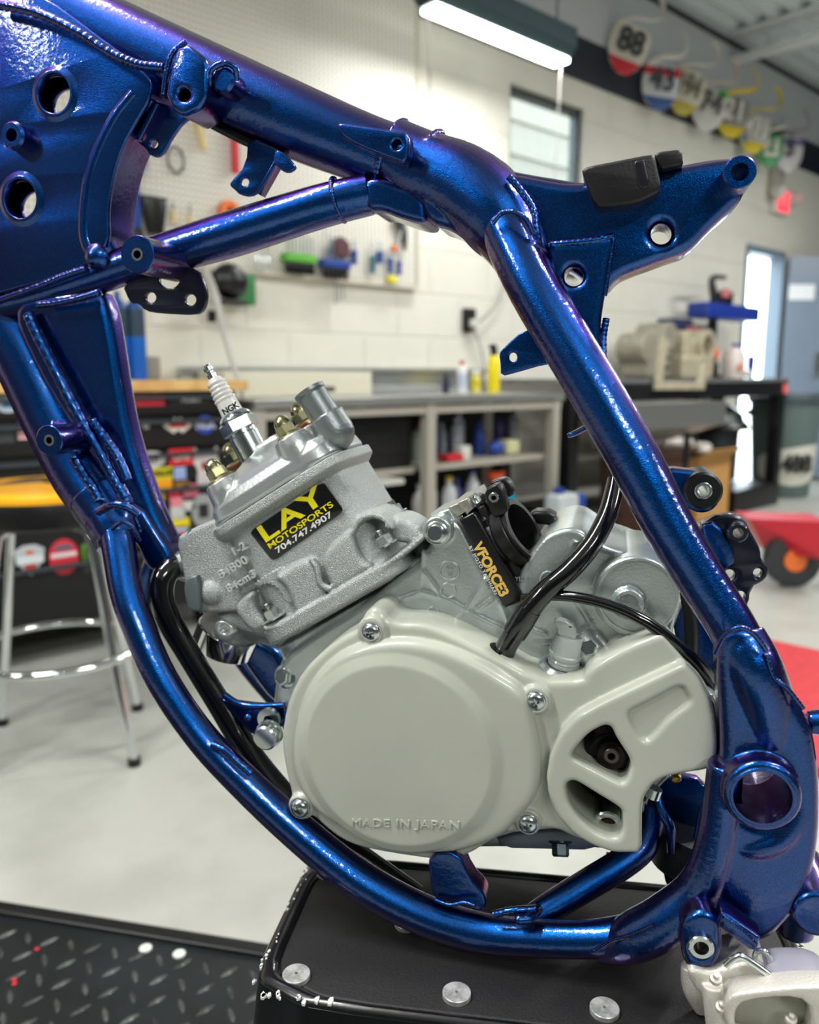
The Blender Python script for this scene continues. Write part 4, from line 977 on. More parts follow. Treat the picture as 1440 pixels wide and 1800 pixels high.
# raised treads of the diamond plate, alternating direction
g = G(M_HEAD)
i = 0
for iy in range(20):
    for ix in range(34):
        a_ = -1.05 + ix * .036 + (iy % 2) * .018; b_ = .06 + iy * .036
        if a_ > .3: continue
        c0 = lf(a_, b_, .0); an = atan2(ed.y, ed.x) + (1.0 if (ix + iy) % 2 else -.9)
        hs_ = [(-.015, 0), (-.008, .0036), (0, .005), (.008, .0036), (.015, 0), (.008, -.003), (0, -.004), (-.008, -.003)]
        R2 = Matrix.Rotation(an, 2)
        base = [c0 + Vector((*(R2 @ Vector(h)), 0)) for h in hs_]; topv = [c0 + Vector((*(R2 @ (Vector(h) * .6)), .0022)) for h in hs_]
        g.add(base + topv, [tuple(range(8, 16))] + [(k, (k + 1) % 8, (k + 1) % 8 + 8, k + 8) for k in range(8)])
build(g, 'raised_treads', mat('lit_tread_steel', (104, 108, 106), .3, .6, var=.6, vscale=25), dk, kind='stuff')  # treads coloured lighter than the deck so they look lit
for k, (px, py) in enumerate(((256, 1667), (315, 1677))):
    p_ = headZ(px, py, -.829); g = G(M_HEAD); g.cyl(p_ - Vector((0, 0, .001)), p_ + Vector((0, 0, .0012)), .009, seg=16); build(g, 'rivet', TRIMW, lift)
for (px, py) in ((65, 1668), (25, 1722), (25, 1729)):
    p_ = headZ(px, py, -.829); g = G(M_HEAD); g.sphere(p_, .0035, seg=10, sc=(1, 1, .3)); build(g, 'paint_spot', RED, lift)

# stand: rubber topped box
ST = mat('black_stand_paint', (8, 8, 10), .28, coat=.5, bump=.15, bscale=80)
SZ = -.391
fl = headZ(424, 1752, SZ); fr = headZ(930, 1812, SZ); bl = headZ(522, 1492, SZ)
sd_ = (fr - fl).normalized(); bd_ = Vector((-sd_.y, sd_.x, 0))
dep = (bl - fl).dot(bd_)
stw = .37
stand = thing('bike_stand', M_HEAD @ (fl + sd_ * stw / 2 + bd_ * dep / 2 + Vector((0, 0, -.44))), 'black steel bike stand with a rubber top holding the frame', 'bike stand')
def sp(a_, b_, z=0): return fl + sd_ * a_ + bd_ * b_ + Vector((0, 0, z))
outl = chaikin([(0, 0), (stw, 0), (stw, dep), (0, dep)], 3, .12)
def poly3(loop, z0, z1, inset0=0, flare=0):
    vs = []
    cx_, cy_ = stw / 2, dep / 2
    for z, f in ((z0, 1 + flare), (z1, 1)):
        for x, y in loop: vs.append(sp(cx_ + (x - cx_) * f, cy_ + (y - cy_) * f, z))
    n = len(loop); g = G(M_HEAD)
    return g.add(vs, [tuple(range(n)), tuple(range(n, 2 * n))] + [(k, (k + 1) % n, (k + 1) % n + n, k + n) for k in range(n)])
g = G(M_HEAD)
g = poly3(outl, -.05, -.004, flare=.03); build(g, 'top_plate', ST, stand)
hol = [(stw / 2 + (x - stw / 2) * .93, dep / 2 + (y - dep / 2) * .89) for x, y in outl]
g = G(M_HEAD); R3 = Matrix((sd_, bd_, Vector((0, 0, 1)))).transposed()
g.flat([outl, hol], .012, .005, lambda v: fl + R3 @ Vector((v.x, v.y, v.z - .006))); build(g, 'raised_rim', ST, stand)
g = G(M_HEAD); g.flat([hol], .006, .002, lambda v: fl + R3 @ Vector((v.x, v.y, v.z - .0055))); mt_ = build(g, 'rubber_top', mat('black_stand_rubber', (12, 12, 15), .6, var=.35, vscale=14, bump=.3, bscale=600), stand)
SPK = mat('bare_worn_metal', (222, 222, 222), .4, .3)
for (px, py, vis) in ((521, 1712, 1), (803, 1745, 1), (1063, 1772, 1), (577, 1530, 1), (716, 1620, 1)):
    p_ = headZ(px, py, SZ)
    g = G(M_HEAD); g.ring(p_ - Vector((0, 0, .003)), p_ + Vector((0, 0, .0008)), .0092, .0011, seg=28, bev=.0004); build(g, 'steel_washer', mat('scratched_washer', (214, 214, 212), .4, .5, var=.45, vscale=160), stand)
g = G(M_HEAD)
rng = random.Random(3)
def chip(c, sz, up=Vector((0, 0, 1))):
    k = rng.randint(5, 7); pts = []
    for i in range(k):
        a_ = 2 * pi * i / k; r2 = sz * rng.uniform(.5, 1.2)
        pts.append(c + sd_ * (r2 * cos(a_)) * .6 + bd_ * (r2 * sin(a_)))
    g.add([q_ + Vector((0, 0, .0006)) for q_ in pts] + [q_ - Vector((0, 0, .001)) for q_ in pts], [tuple(range(k)), tuple(range(k, 2 * k))] + [(i, (i + 1) % k, (i + 1) % k + k, i + k) for i in range(k)])
for i in range(26):
    v = rng.random() ** 1.2
    chip(sp(.004 + rng.uniform(-.002, .003), .012 + v * dep * .8, -.0004), rng.uniform(.0005, .0026))
for i in range(12): chip(sp(.006 + abs(rng.gauss(0, .022)), .004 + rng.uniform(-.002, .003), -.0004), rng.uniform(.001, .0034))
for i in range(60): chip(sp(stw - .003 + rng.uniform(-.002, .003), rng.uniform(.02, dep - .01), -.0004), rng.uniform(.001, .004))
build(g, 'paint_chips', SPK, stand, kind='stuff')
g = poly3(outl, -.43, -.05, flare=.10); build(g, 'stand_body', ST, stand)
g = poly3(outl, -.437, -.43, flare=.14); build(g, 'base_flange', ST, stand)
# ------------------------------------------------------------------ the motorcycle frame
VX = 0.0009
fr_ = thing('motorcycle_chassis', BL(P(700, 1680, .56)), 'blue and purple painted motorcycle frame standing on the black stand', 'motorcycle frame')
def B(): return G(M_BIKE)
def fpart(g, name, remesh=0, smooth=0, label=None, m=None, parent=None, sharp=35):
    return build(g, name, m or PAINT, parent or fr_, remesh, smooth, sharp, label=label)
def px_cyl(g, px, py, w0, w1, r, r1=None, seg=36, hole=None, bev=0):
    """cylinder along the width axis whose front face sits at (px, py, w0)"""
    p = P(px, py, w0); s_ = S(px, py, w0); q = p + YW * (w1 - w0)
    if hole: g.ring(p, q, r * s_, hole * s_, seg, bev=bev * s_)
    else:
        L = w1 - w0; b = bev * s_
        g.prof(p, YW, [(0, r * s_ - b), (b, r * s_), (L, (r1 or r) * s_)] if bev else [(0, r * s_), (L, (r1 or r) * s_)], seg)
    return g
WELD_N = [0]
def weld(path, r=7, name='weld_bead', n=None):
    g = B()
    pts = [P(a, b, w) for a, b, w in path]
    L = sum((pts[i + 1] - pts[i]).length for i in range(len(pts) - 1))
    rr = r * S(path[0][0], path[0][1], path[0][2])
    nn = n or max(3, int(L / (rr * .42) / (len(pts) - 1)))
    g.tube([p_ + YW * (rr * .6) for p_ in pts], rr * .9, seg=12, n=nn, ripple=.10)
    return fpart(g, name, sharp=60)

# backbone
g = B(); g.ptube([(-120, -84, .575, 64), (130, 35, .575, 64), (480, 196, .575, 63), (640, 262, .575, 58), (740, 300, .575, 60), (800, 325, .575, 62)], seg=48); fpart(g, 'backbone_tube')
# forged junction
g = B()
g.ptube([(690, 268, .573, 58), (745, 300, .57, 66), (815, 330, .565, 72), (868, 372, .558, 70), (900, 420, .55, 58), (925, 470, .535, 46)], seg=40)
g.plate(chaikin([(735, 232), (780, 238), (835, 268), (900, 300), (930, 330), (925, 400), (900, 440), (855, 455), (830, 440), (800, 405), (745, 390), (730, 300)], 2), .548, .602, bev=.006)
fpart(g, 'forged_junction', VX, 5)
# near seat rail tube
RAIL = [(885, 395, .548, 46), (938, 505, .53, 46), (1030, 660, .515, 46), (1111, 800, .505, 46), (1173, 920, .50, 44), (1235, 1022, .497, 42), (1285, 1100, .495, 42), (1322, 1170, .495, 42)]
g = B(); g.ptube(RAIL, seg=48); fpart(g, 'rear_tube')
g = B(); g.ptube([(a + 6, b, w + .11, r * .72) for a, b, w, r in RAIL], seg=32); fpart(g, 'far_rear_tube')
# seat bracket
SEAT = [(850, 305), (905, 303), (960, 315), (1010, 322), (1060, 316), (1130, 300), (1200, 290), (1262, 278), (1300, 275), (1322, 290), (1326, 310), (1310, 335), (1303, 352), (1292, 362), (1250, 400), (1212, 442), (1180, 452), (1120, 474), (1085, 488), (1066, 512), (1045, 505), (1000, 470), (955, 450), (900, 420), (850, 380)]
g = B(); g.plate(chaikin(SEAT, 2), .545, .585, holes=[circ(1163, 409, 18)], bev=.006, res=4); fpart(g, 'seat_bracket')
g = B(); g.ptube([(895, 318, .556, 16), (960, 334, .556, 20), (1040, 345, .556, 22), (1150, 325, .556, 22), (1240, 305, .556, 20), (1290, 296, .556, 16)], seg=24); fpart(g, 'bracket_flange')
g = B(); px_cyl(g, 1301, 302, .525, .60, 28, hole=15, bev=2); fpart(g, 'mounting_boss')
g = B(); px_cyl(g, 1287, 312, .535, .595, 30, bev=4); 
g = B(); g.plate(chaikin([(962, 432), (966, 424), (1020, 420), (1079, 411), (1081, 425), (1074, 448), (1066, 500), (1056, 560), (1056, 600), (1068, 668), (1055, 655), (1010, 580), (965, 500)], 2), .534, .56, holes=[circ(1008, 485, 17)], bev=.004); fpart(g, 'gusset_plate')
weld([(966, 430, .536), (1000, 427, .534), (1040, 423, .534), (1078, 415, .536)], 7)
weld([(1078, 418, .536), (1072, 460, .536), (1063, 520, .536)], 5)
weld([(1066, 560, .54), (1060, 600, .537), (1064, 655, .53)], 7)
weld([(895, 310, .535), (920, 340, .533), (938, 370, .531), (944, 410, .529), (948, 440, .53)], 7)
weld([(975, 520, .53), (1010, 580, .525), (1050, 645, .52), (1085, 705, .515)], 4)
weld([(865, 392, .523), (882, 374, .522), (905, 372, .519), (925, 385, .521), (938, 410, .524)], 5)
# ring welds round the junction start
def ringweld(px, py, w, dx, dy, rp, r=6, a0=0, a1=360):
    g = B(); d = (P(px + dx, py + dy, w) - P(px, py, w)).normalized(); c = P(px, py, w); s_ = S(px, py, w)
    a2 = YW; a1_ = d.cross(a2)
    k = 60
    pts = [c + (a1_ * cos(radians(a0 + (a1 - a0) * i / k)) + a2 * sin(radians(a0 + (a1 - a0) * i / k))) * rp * s_ for i in range(k + 1)]
    g.tube(pts, r * s_, seg=10, n=1, ripple=.16); return fpart(g, 'weld_bead', sharp=60)
ringweld(690, 278, .575, 10, 4.4, 60, 7, 180, 360); ringweld(747, 300, .573, 10, 5, 66, 6, 180, 360)
# backbone plate with the small hole
g = B(); g.plate(chaikin([(588, 214), (620, 218), (690, 228), (722, 232), (715, 290), (690, 280), (640, 262), (600, 240)], 2), .531, .545, holes=[circ(697, 254, 8)], bev=.002); fpart(g, 'doubler_plate')
# lower bracket hood at the diagonal tube joint
g = B(); g.plate(chaikin([(632, 318), (660, 308), (715, 325), (748, 342), (752, 382), (742, 394), (700, 382), (672, 370), (645, 372)], 2), .552, .60, bev=.005); g.ptube([(632, 342, .565, 32), (690, 352, .565, 26), (738, 366, .565, 22)], seg=24); fpart(g, 'tube_hood', VX, 3)
# diagonal tube
g = B(); g.ptube([(-60, 548, .565, 30), (60, 520, .562, 31), (150, 492, .56, 31), (250, 458, .56, 33), (400, 414, .56, 39), (560, 364, .56, 37), (650, 342, .565, 35)], seg=40); fpart(g, 'diagonal_tube')
ringweld(597, 352, .562, 10, -3.3, 37, 4, 180, 360)
g = B(); px_cyl(g, 241, 447, .508, .56, 33, hole=9.5, bev=1.5); fpart(g, 'mounting_boss')
g = B(); px_cyl(g, 241, 447, .5075, .53, 11, hole=7); fpart(g, 'threaded_insert', m=ZINC)
# head gusset: two pressed plates
HG = [(-60, -40), (60, -20), (170, 60), (262, 128), (268, 165), (240, 212), (212, 262), (196, 320), (188, 372), (192, 430), (150, 470), (60, 500), (-60, 530)]
for nm, wa, wb in (('head_gusset', .546, .5505), ('far_head_gusset', .585, .5895)):
    HGx = chaikin(HG, 2) if wa < .56 else [(x * .935 + 50, y * .935 + 48) for x, y in chaikin(HG, 2)]
    g = B(); g.plate(HGx, wa, wb, holes=[circ(97, 165, 33), circ(38, 350, 33), circ(20, 237, 10)] if wa < .56 else [circ(124, 186, 31), circ(68, 366, 31), circ(46, 250, 10)], bev=.0015, wf=.546 if wa < .56 else .585); fpart(g, nm)
for (cx, cy) in ((97, 165), (38, 350)):
    g = B(); p = P(cx, cy, .546); s_ = S(cx, cy, .546); g.prof(p, YW, [(.0048, 32 * s_), (-.0016, 32.5 * s_), (-.0022, 34.5 * s_), (-.0012, 40 * s_), (.0006, 50 * s_)], 48, hole=True); fpart(g, 'hole_rolled_edge', sharp=80)
g = B(); gi = chaikin(HG, 2)
g.plate(gi, .5505, .585, holes=[[(105 + (x - 105) * .93, 245 + (y - 245) * .95) for x, y in gi]], bev=.0005, wf=.5505); fpart(g, 'gusset_edge_web')
g = B(); px_cyl(g, 20, 237, .536, .56, 24, hole=11, bev=4); fpart(g, 'gusset_boss')
ARC = [(262, 168), (232, 205), (205, 255), (185, 310), (176, 370), (176, 420), (188, 452)]
g = B(); g.ptube([(a - 22, b - 2, .551, 15) for a, b in ARC], seg=24); fpart(g, 'gusset_inner_rib')
g = B(); g.ptube([(a + 4, b + 2, .560, 24) for a, b in ARC], seg=24); fpart(g, 'gusset_outer_rib')
weld([(a + 30, b + 6, .566) for a, b in ARC[1:-1]], 5)
weld([(-10, 5, .536), (60, 20, .534), (130, 52, .533), (190, 90, .533), (240, 112, .534), (285, 118, .537)], 9)
weld([(-10, 530, .537), (60, 505, .535), (110, 485, .535), (150, 472, .535)], 7)
g = B(); g.sphere(P(172, 452, .548), 24 * S(172, 452, .548), sc=(1, .8, 1)); fpart(g, 'rib_end_blob')
weld([(65, 535, .538), (100, 532, .537), (150, 520, .537), (175, 512, .54)], 7)
# plate bracket on the backbone
g = B(); g.plate(chaikin([(290, 168), (293, 140), (308, 84), (330, 76), (366, 104), (363, 168), (350, 192), (322, 205), (300, 190)], 1, .15), .526, .56, holes=[circ(322, 166, 10)], bev=.003); fpart(g, 'coil_mount')
weld([(286, 165, .528), (291, 125, .527), (302, 92, .527), (325, 72, .53)], 5)
weld([(367, 150, .53), (370, 122, .528), (392, 110, .53), (412, 118, .532), (414, 140, .535)], 6)
g = B(); px_cyl(g, 390, 140, .531, .55, 22, bev=5); fpart(g, 'side_lug')
# tabs hanging from the backbone
g = B(); g.plate(chaikin([(262, 175), (300, 185), (345, 205), (322, 214), (300, 245), (292, 262), (287, 270), (276, 277), (262, 272), (257, 262), (240, 248), (239, 236), (250, 210)], 1), .560, .5635, holes=[circ(270, 253, 7)], bev=.001); fpart(g, 'cable_tab')
g = B(); g.plate([(270, 180), (278, 182), (246, 246), (240, 246), (239, 236)], .552, .5635, bev=.001); fpart(g, 'tab_flange')
g = B(); g.plate(chaikin([(436, 236), (500, 268), (488, 285), (470, 315), (455, 338), (440, 346), (420, 342), (413, 334), (404, 327), (404, 320), (432, 290)], 1), .560, .5635, holes=[circ(430, 320, 7)], bev=.001); fpart(g, 'cable_tab')
g = B(); g.plate([(490, 280), (484, 276), (449, 338), (455, 342)], .552, .5635, bev=.001); fpart(g, 'tab_flange')
g = B(); g.plate(chaikin([(482, 262), (500, 268), (518, 290), (520, 296), (506, 305), (492, 298), (480, 285)], 1), .548, .5515, bev=.001); fpart(g, 'small_tab')
g = B(); g.ptube([(330, 196, .565, 7), (380, 222, .565, 8), (440, 252, .565, 8), (500, 275, .565, 9)], seg=12); fpart(g, 'tab_strip', m=BLK)
# black plate bracket under the diagonal tube
g = B(); g.plate(chaikin([(214, 500), (226, 528), (232, 534), (242, 533), (256, 547), (280, 551), (345, 554), (358, 545), (363, 525), (362, 505), (348, 470), (300, 470), (250, 485)], 1), .556, .5605, holes=[circ(264, 523, 9.5), circ(334, 527, 10), circ(297, 488, 19)], bev=.001); fpart(g, 'lower_bracket', m=mat('dark_painted_steel', (14, 18, 40), .35, .3, coat=.5))

# down tube
g = B(); g.ptube([(-60, 470, .575, 62), (30, 610, .572, 56), (90, 735, .568, 54), (140, 830, .562, 54), (190, 905, .553, 50), (205, 960, .545, 36)], seg=48, flat=.85); fpart(g, 'down_tube')
g = B(); g.plate(chaikin([(0, 520), (168, 500), (186, 540), (198, 610), (210, 690), (226, 770), (252, 850), (282, 925), (300, 960), (290, 975), (255, 940), (215, 900), (150, 800), (60, 660)], 2), .550, .574, bev=.008, res=4); fpart(g, 'down_tube_gusset')
g = B(); g.ptube([(178, 520, .56, 14), (190, 600, .56, 14), (206, 690, .56, 14), (224, 770, .56, 15), (250, 850, .56, 16), (280, 925, .56, 18), (306, 975, .565, 14)], seg=20); fpart(g, 'gusset_edge_roll')
weld([(45, 552, .541), (62, 590, .54), (92, 650, .538), (125, 715, .537), (160, 775, .535), (190, 830, .532), (212, 868, .53), (222, 888, .53)], 12)
weld([(160, 740, .538), (185, 775, .536), (205, 805, .535), (222, 845, .533)], 9)
weld([(126, 805, .53), (140, 830, .528), (158, 855, .526), (172, 880, .525)], 10)
g = B(); px_cyl(g, 86, 774, .508, .56, 27, hole=8.5, bev=1.5); fpart(g, 'mounting_boss')
g = B(); px_cyl(g, 86, 774, .5075, .53, 10, hole=6); fpart(g, 'threaded_insert', m=ZINC)
weld([(92, 748, .53), (112, 752, .528), (128, 770, .53), (132, 792, .535)], 10)
# sleeve where the cradle begins
g = B(); g.ptube([(168, 868, .553, 48), (190, 900, .55, 47), (204, 925, .545, 44), (212, 950, .54, 38)], seg=36); g.plate(chaikin([(165, 875), (240, 880), (270, 930), (300, 975), (300, 1000), (270, 1010), (248, 990), (235, 950), (190, 935)], 2), .545, .575, bev=.005); fpart(g, 'cradle_joint', VX, 4)
weld([(170, 900, .512), (195, 888, .507), (220, 892, .508), (240, 905, .513)], 8)
g = B(); g.ptube([(255, 900, .575, 12), (275, 960, .58, 14), (262, 1010, .58, 18), (255, 1060, .58, 14)], seg=16); fpart(g, 'joint_web')
# cradle, near rail
CR = [(203, 925, .54, 29), (212, 980, .53, 29), (222, 1040, .52, 28), (240, 1093, .514, 28), (284, 1193, .508, 28), (352, 1293, .508, 28), (427, 1372, .508, 30), (520, 1458, .508, 32), (630, 1546, .506, 34), (745, 1608, .504, 34), (850, 1640, .502, 33), (960, 1650, .50, 31), (1050, 1650, .50, 32), (1130, 1640, .50, 36)]
g = B(); g.ptube(CR, seg=48); fpart(g, 'cradle_tube')
weld([(196, 930, .522), (214, 918, .516), (232, 928, .518), (244, 950, .525)], 4)
g = B(); g.ptube([(a, b, w + (.13 if b < 1400 else .09), r) for a, b, w, r in
                  [(P2[0] + 60 * 0, P2[1], P2[2], P2[3] * .95) for P2 in [(345, 985, .53, 26), (372, 1050, .53, 26), (410, 1120, .53, 26), (470, 1200, .53, 26), (560, 1290, .53, 26), (700, 1400, .53, 26), (850, 1440, .53, 26), (1000, 1450, .53, 26), (1130, 1440, .53, 26)]]], seg=28); fpart(g, 'far_cradle_tube')
# second inner rail on the right of the cradle
g = B(); g.ptube([(925, 1618, .515, 18), (950, 1605, .52, 24), (1031, 1556, .535, 26), (1090, 1520, .545, 26), (1128, 1490, .553, 25), (1144, 1455, .56, 22), (1146, 1415, .565, 20)], seg=32); fpart(g, 'cross_brace_tube')
weld([(905, 1620, .485), (930, 1618, .488), (945, 1600, .50)], 10)
weld([(868, 1610, .49), (900, 1603, .49), (940, 1600, .495)], 7)
g = B(); g.plate(chaikin([(752, 1500), (806, 1498), (826, 1545), (850, 1570), (856, 1590), (848, 1604), (830, 1600), (800, 1590), (765, 1584), (756, 1560)], 1), .498, .515, bev=.002); fpart(g, 'engine_tab')
weld([(765, 1583, .494), (790, 1592, .492), (815, 1588, .492), (835, 1594, .49)], 4)
weld([(372, 1310, .49), (395, 1322, .488), (420, 1345, .487), (440, 1362, .487)], 7)
g = B(); g.plate(chaikin([(372, 1225), (425, 1236), (478, 1240), (503, 1238), (505, 1270), (470, 1300), (440, 1292), (415, 1265)], 2), .535, .541, bev=.002); g.ptube([(395, 1222, .535, 6), (430, 1240, .535, 6), (500, 1240, .535, 6)], seg=12); fpart(g, 'front_engine_mount')
g = B(); g.sphere(P(437, 1261, .534), .0035); fpart(g, 'mount_rivet')
g = B(); g.plate(chaikin([(405, 1105), (440, 1120), (500, 1150), (510, 1235), (480, 1240), (445, 1195), (415, 1150)], 2), .625, .66, bev=.006); fpart(g, 'far_mount_plate')
# pivot casting
PV = [(1262, 1150), (1268, 1112), (1300, 1099), (1334, 1112), (1354, 1146), (1372, 1190), (1395, 1222), (1420, 1262), (1436, 1300), (1446, 1400), (1442, 1500), (1420, 1580), (1386, 1630), (1340, 1668), (1285, 1650), (1250, 1620), (1262, 1560), (1268, 1500), (1262, 1420), (1270, 1330), (1266, 1250), (1262, 1190)]
g = B()
g.plate(chaikin(PV, 2), .480, .512, holes=[circ(1341, 1400, 52)], bev=.007, res=4)
px_cyl(g, 1341, 1402, .466, .515, 66, hole=50, bev=6)
g.ptube([(1275, 1340, .485, 30), (1262, 1470, .488, 34), (1230, 1560, .49, 38), (1170, 1618, .492, 44), (1110, 1650, .496, 42), (1052, 1672, .50, 22)], seg=36)
g.ptube([(1300, 1115, .495, 42), (1322, 1170, .49, 50), (1345, 1240, .492, 50), (1352, 1300, .492, 40)], seg=30)
g.ptube([(1275, 1480, .488, 16), (1330, 1488, .485, 22), (1385, 1462, .485, 22), (1412, 1400, .487, 20), (1398, 1335, .488, 18), (1350, 1315, .485, 18), (1295, 1332, .487, 18), (1272, 1380, .488, 14)], seg=16)
fpart(g, 'pivot_casting', .0009, 12)
g = B(); px_cyl(g, 1341, 1402, .4655, .50, 55, hole=49, bev=1.5); fpart(g, 'pivot_bushing_ring')
g = B(); px_cyl(g, 1341, 1402, .50, .62, 53, hole=50); fpart(g, 'pivot_tunnel')
weld([(1258, 1150, .47), (1275, 1118, .465), (1300, 1104, .462), (1325, 1115, .465), (1348, 1145, .47)], 5)
weld([(1047, 1672, .48), (1075, 1655, .475), (1110, 1645, .468), (1150, 1628, .462)], 4)
weld([(1348, 1150, .475), (1360, 1190, .475), (1385, 1212, .475), (1412, 1246, .478)], 5)
# castings on the far right
g = B(); g.ptube([(1395, 1560, .50, 34), (1400, 1600, .50, 34), (1398, 1640, .50, 30)], seg=28); px_cyl(g, 1440, 1610, .478, .53, 44, bev=6); fpart(g, 'rear_lug', VX, 3)
g = B(); g.ptube([(1420, 1270, .50, 20), (1460, 1275, .50, 26), (1480, 1330, .50, 30)], seg=20); fpart(g, 'upper_rear_lug', VX, 3)
# foot peg lug
g = B(); g.plate(chaikin([(1196, 1622), (1230, 1600), (1262, 1612), (1270, 1650), (1272, 1672), (1262, 1700), (1240, 1712), (1214, 1708), (1200, 1690), (1196, 1660)], 2), .462, .49, holes=[circ(1233, 1667, 14)], bev=.004); fpart(g, 'peg_lug')
g = B(); px_cyl(g, 1233, 1667, .459, .485, 22, hole=13, bev=2); fpart(g, 'peg_pivot_bushing', m=ZINC)
g = B(); g.prof(P(1233, 1667, .466), YW, [(0, .0043), (.004, .0035), (.02, .0035)], 24); fpart(g, 'pivot_bolt_end', m=mat('dark_bolt', (70, 60, 54), .35, .9))
g = B(); g.plate([(1268, 1605), (1284, 1612), (1338, 1650), (1332, 1676), (1316, 1672), (1262, 1630)], .458, .475, bev=.003); fpart(g, 'welded_strap')
weld([(1272, 1612, .457), (1300, 1632, .457), (1330, 1662, .457)], 4)
# structures seen inside behind the guard
g = B(); g.plate(chaikin([(1120, 1375), (1250, 1360), (1262, 1500), (1240, 1600), (1175, 1580), (1160, 1500), (1145, 1440)], 2), .59, .60, bev=.002); fpart(g, 'far_pivot_plate')
g = B(); g.ptube([(1150, 1370, .57, 8), (1160, 1420, .555, 9), (1178, 1455, .55, 9), (1180, 1500, .55, 7)], seg=14); g.ptube([(1245, 1398, .56, 5), (1232, 1430, .555, 5), (1224, 1475, .55, 6)], seg=12); fpart(g, 'inner_weld_seams', VX, 1)
g = B(); g.prof(P(1215, 1500, .575), Vector((.2, .1, 1)), [(-.012, .026), (.0, .028), (.014, .026)], 32); build(g, 'linkage_roller', mat('dull_black_roller', (40, 46, 46), .5, bump=.3, bscale=200), fr_, label='dull black roller')
# upper rear far side: rubber bushed arm and brake bracket
g = B(); g.plate(chaikin([(1170, 822), (1205, 826), (1240, 830), (1262, 848), (1270, 868), (1262, 892), (1240, 904), (1215, 900), (1180, 870), (1160, 850)], 2), .60, .62, holes=[circ(1237, 863, 13)], bev=.003); fpart(g, 'shock_arm')
g = B(); px_cyl(g, 1237, 863, .588, .63, 33, hole=11, bev=4); fpart(g, 'rubber_bushing', m=RUB)
g = B(); px_cyl(g, 1237, 863, .586, .632, 15, hole=10, bev=1); fpart(g, 'bushing_sleeve', m=ZINC)
g = B(); g.plate(chaikin([(1222, 945), (1248, 908), (1290, 904), (1310, 914), (1320, 935), (1326, 945), (1338, 968), (1338, 984), (1350, 995), (1352, 1012), (1340, 1024), (1322, 1032), (1312, 1075), (1290, 1070), (1265, 1010), (1240, 975)], 1), .60, .612, holes=[circ(1333, 1008, 8), circ(1298, 937, 9), circ(1283, 1012, 10), circ(1302, 1050, 10)], bev=.002); fpart(g, 'rear_bracket', m=mat('dark_painted_steel', (14, 18, 40)))
g = B(); px_cyl(g, 1298, 937, .588, .62, 18, hole=9, bev=3); fpart(g, 'bracket_boss', m=mat('dark_painted_steel', (14, 18, 40)))
g = B(); g.plate(chaikin([(1226, 925), (1262, 915), (1300, 985), (1270, 1005)], 1), .595, .615, bev=.002); fpart(g, 'bracket_web')
g = B(); g.plate(chaikin([(1180, 1080), (1250, 1040), (1290, 1100), (1275, 1230), (1262, 1300), (1235, 1290), (1200, 1180)], 1), .59, .61, bev=.003); fpart(g, 'far_side_plate')
# tab behind the rear tube
g = B(); g.plate(chaikin([(877, 622), (884, 612), (922, 578), (950, 585), (985, 640), (960, 640), (908, 655), (880, 662), (880, 640)], 1), .548, .552, holes=[circ(902, 628, 7, ry=8)], bev=.001); fpart(g, 'rear_tab')
g = B(); g.ptube([(998, 766, .56, 4), (1010, 762, .56, 5), (1030, 752, .555, 5), (1050, 745, .55, 4)], seg=12); fpart(g, 'cable_guide')
# black rubber block on the seat bracket
g = B(); g.plate(chaikin([(1022, 300), (1032, 292), (1145, 270), (1152, 276), (1162, 322), (1158, 338), (1120, 356), (1052, 366), (1042, 352)], 1, .12), .527, .60, bev=.002); fpart(g, 'rubber_seat_pad', m=RUB, label='black rubber pad')
pad = [o for o in fr_.children if o.name == 'rubber_seat_pad'][0]
g = B(); g.plate(chaikin([(1150, 272), (1160, 266), (1194, 262), (1200, 268), (1202, 288), (1160, 298)], 1, .15), .535, .595, bev=.0015); build(g, 'pad_tongue', RUB, pad)
g = B(); g.plate(chaikin([(1113, 284), (1134, 279), (1141, 318), (1136, 330), (1126, 332), (1120, 322)], 1, .15), .5262, .53, bev=.001); build(g, 'pad_recess', mat('shiny_rubber', (30, 30, 36), .25), pad)

# ------------------------------------------------------------------ the engine
eng = thing('motorcycle_engine', BL(P(720, 1520, .57)), 'silver two-stroke motorcycle engine with a grey-beige side cover, mounted in the blue frame', 'engine')
def ep(g, name, m, parent=None, remesh=0, smooth=0, label=None, sharp=35):
    return build(g, name, m, parent or eng, remesh, smooth, sharp, label=label)
TH = radians(31)
def e1(): return None
# cylinder local frame in the picture: a = along the base edge (right-up), b = up the bore
CA = (cos(TH), -sin(TH)); CB = (-sin(TH), -cos(TH))
C0 = (628, 1046)
def cpx(a, b): return (C0[0] + CA[0] * a + CB[0] * b, C0[1] + CA[1] * a + CB[1] * b)
def cP(a, b, w):
    x, y = cpx(a, b); return P(x, y, w)
sC = S(620, 960, .575)
E1 = (cP(100, 0, .58) - cP(0, 0, .58)).normalized(); E2 = (cP(0, 100, .58) - cP(0, 0, .58)).normalized()
# cylinder block
def zc(l): return zz(l, 280, 620, 3)
g = B()
g.prof(cP(2, 0, .58), E2, [(0, 125 * sC), (70 * sC, 125 * sC), (222 * sC, 123 * sC)], seg=96, ex=7, ry=.82)
g.prof(cP(4, 4, .58), E2, [(0, 142 * sC), (4 * sC, 147 * sC), (26 * sC, 147 * sC), (30 * sC, 142 * sC)], seg=96, ex=9, ry=.86)   # base flange
# left water/exhaust box
g.plate(chaikin([(308, 948), (322, 936), (385, 908), (440, 900), (480, 985), (480, 1065), (440, 1075), (345, 1080), (332, 1066), (318, 1000)], 1), .5435, .605, bev=.003)
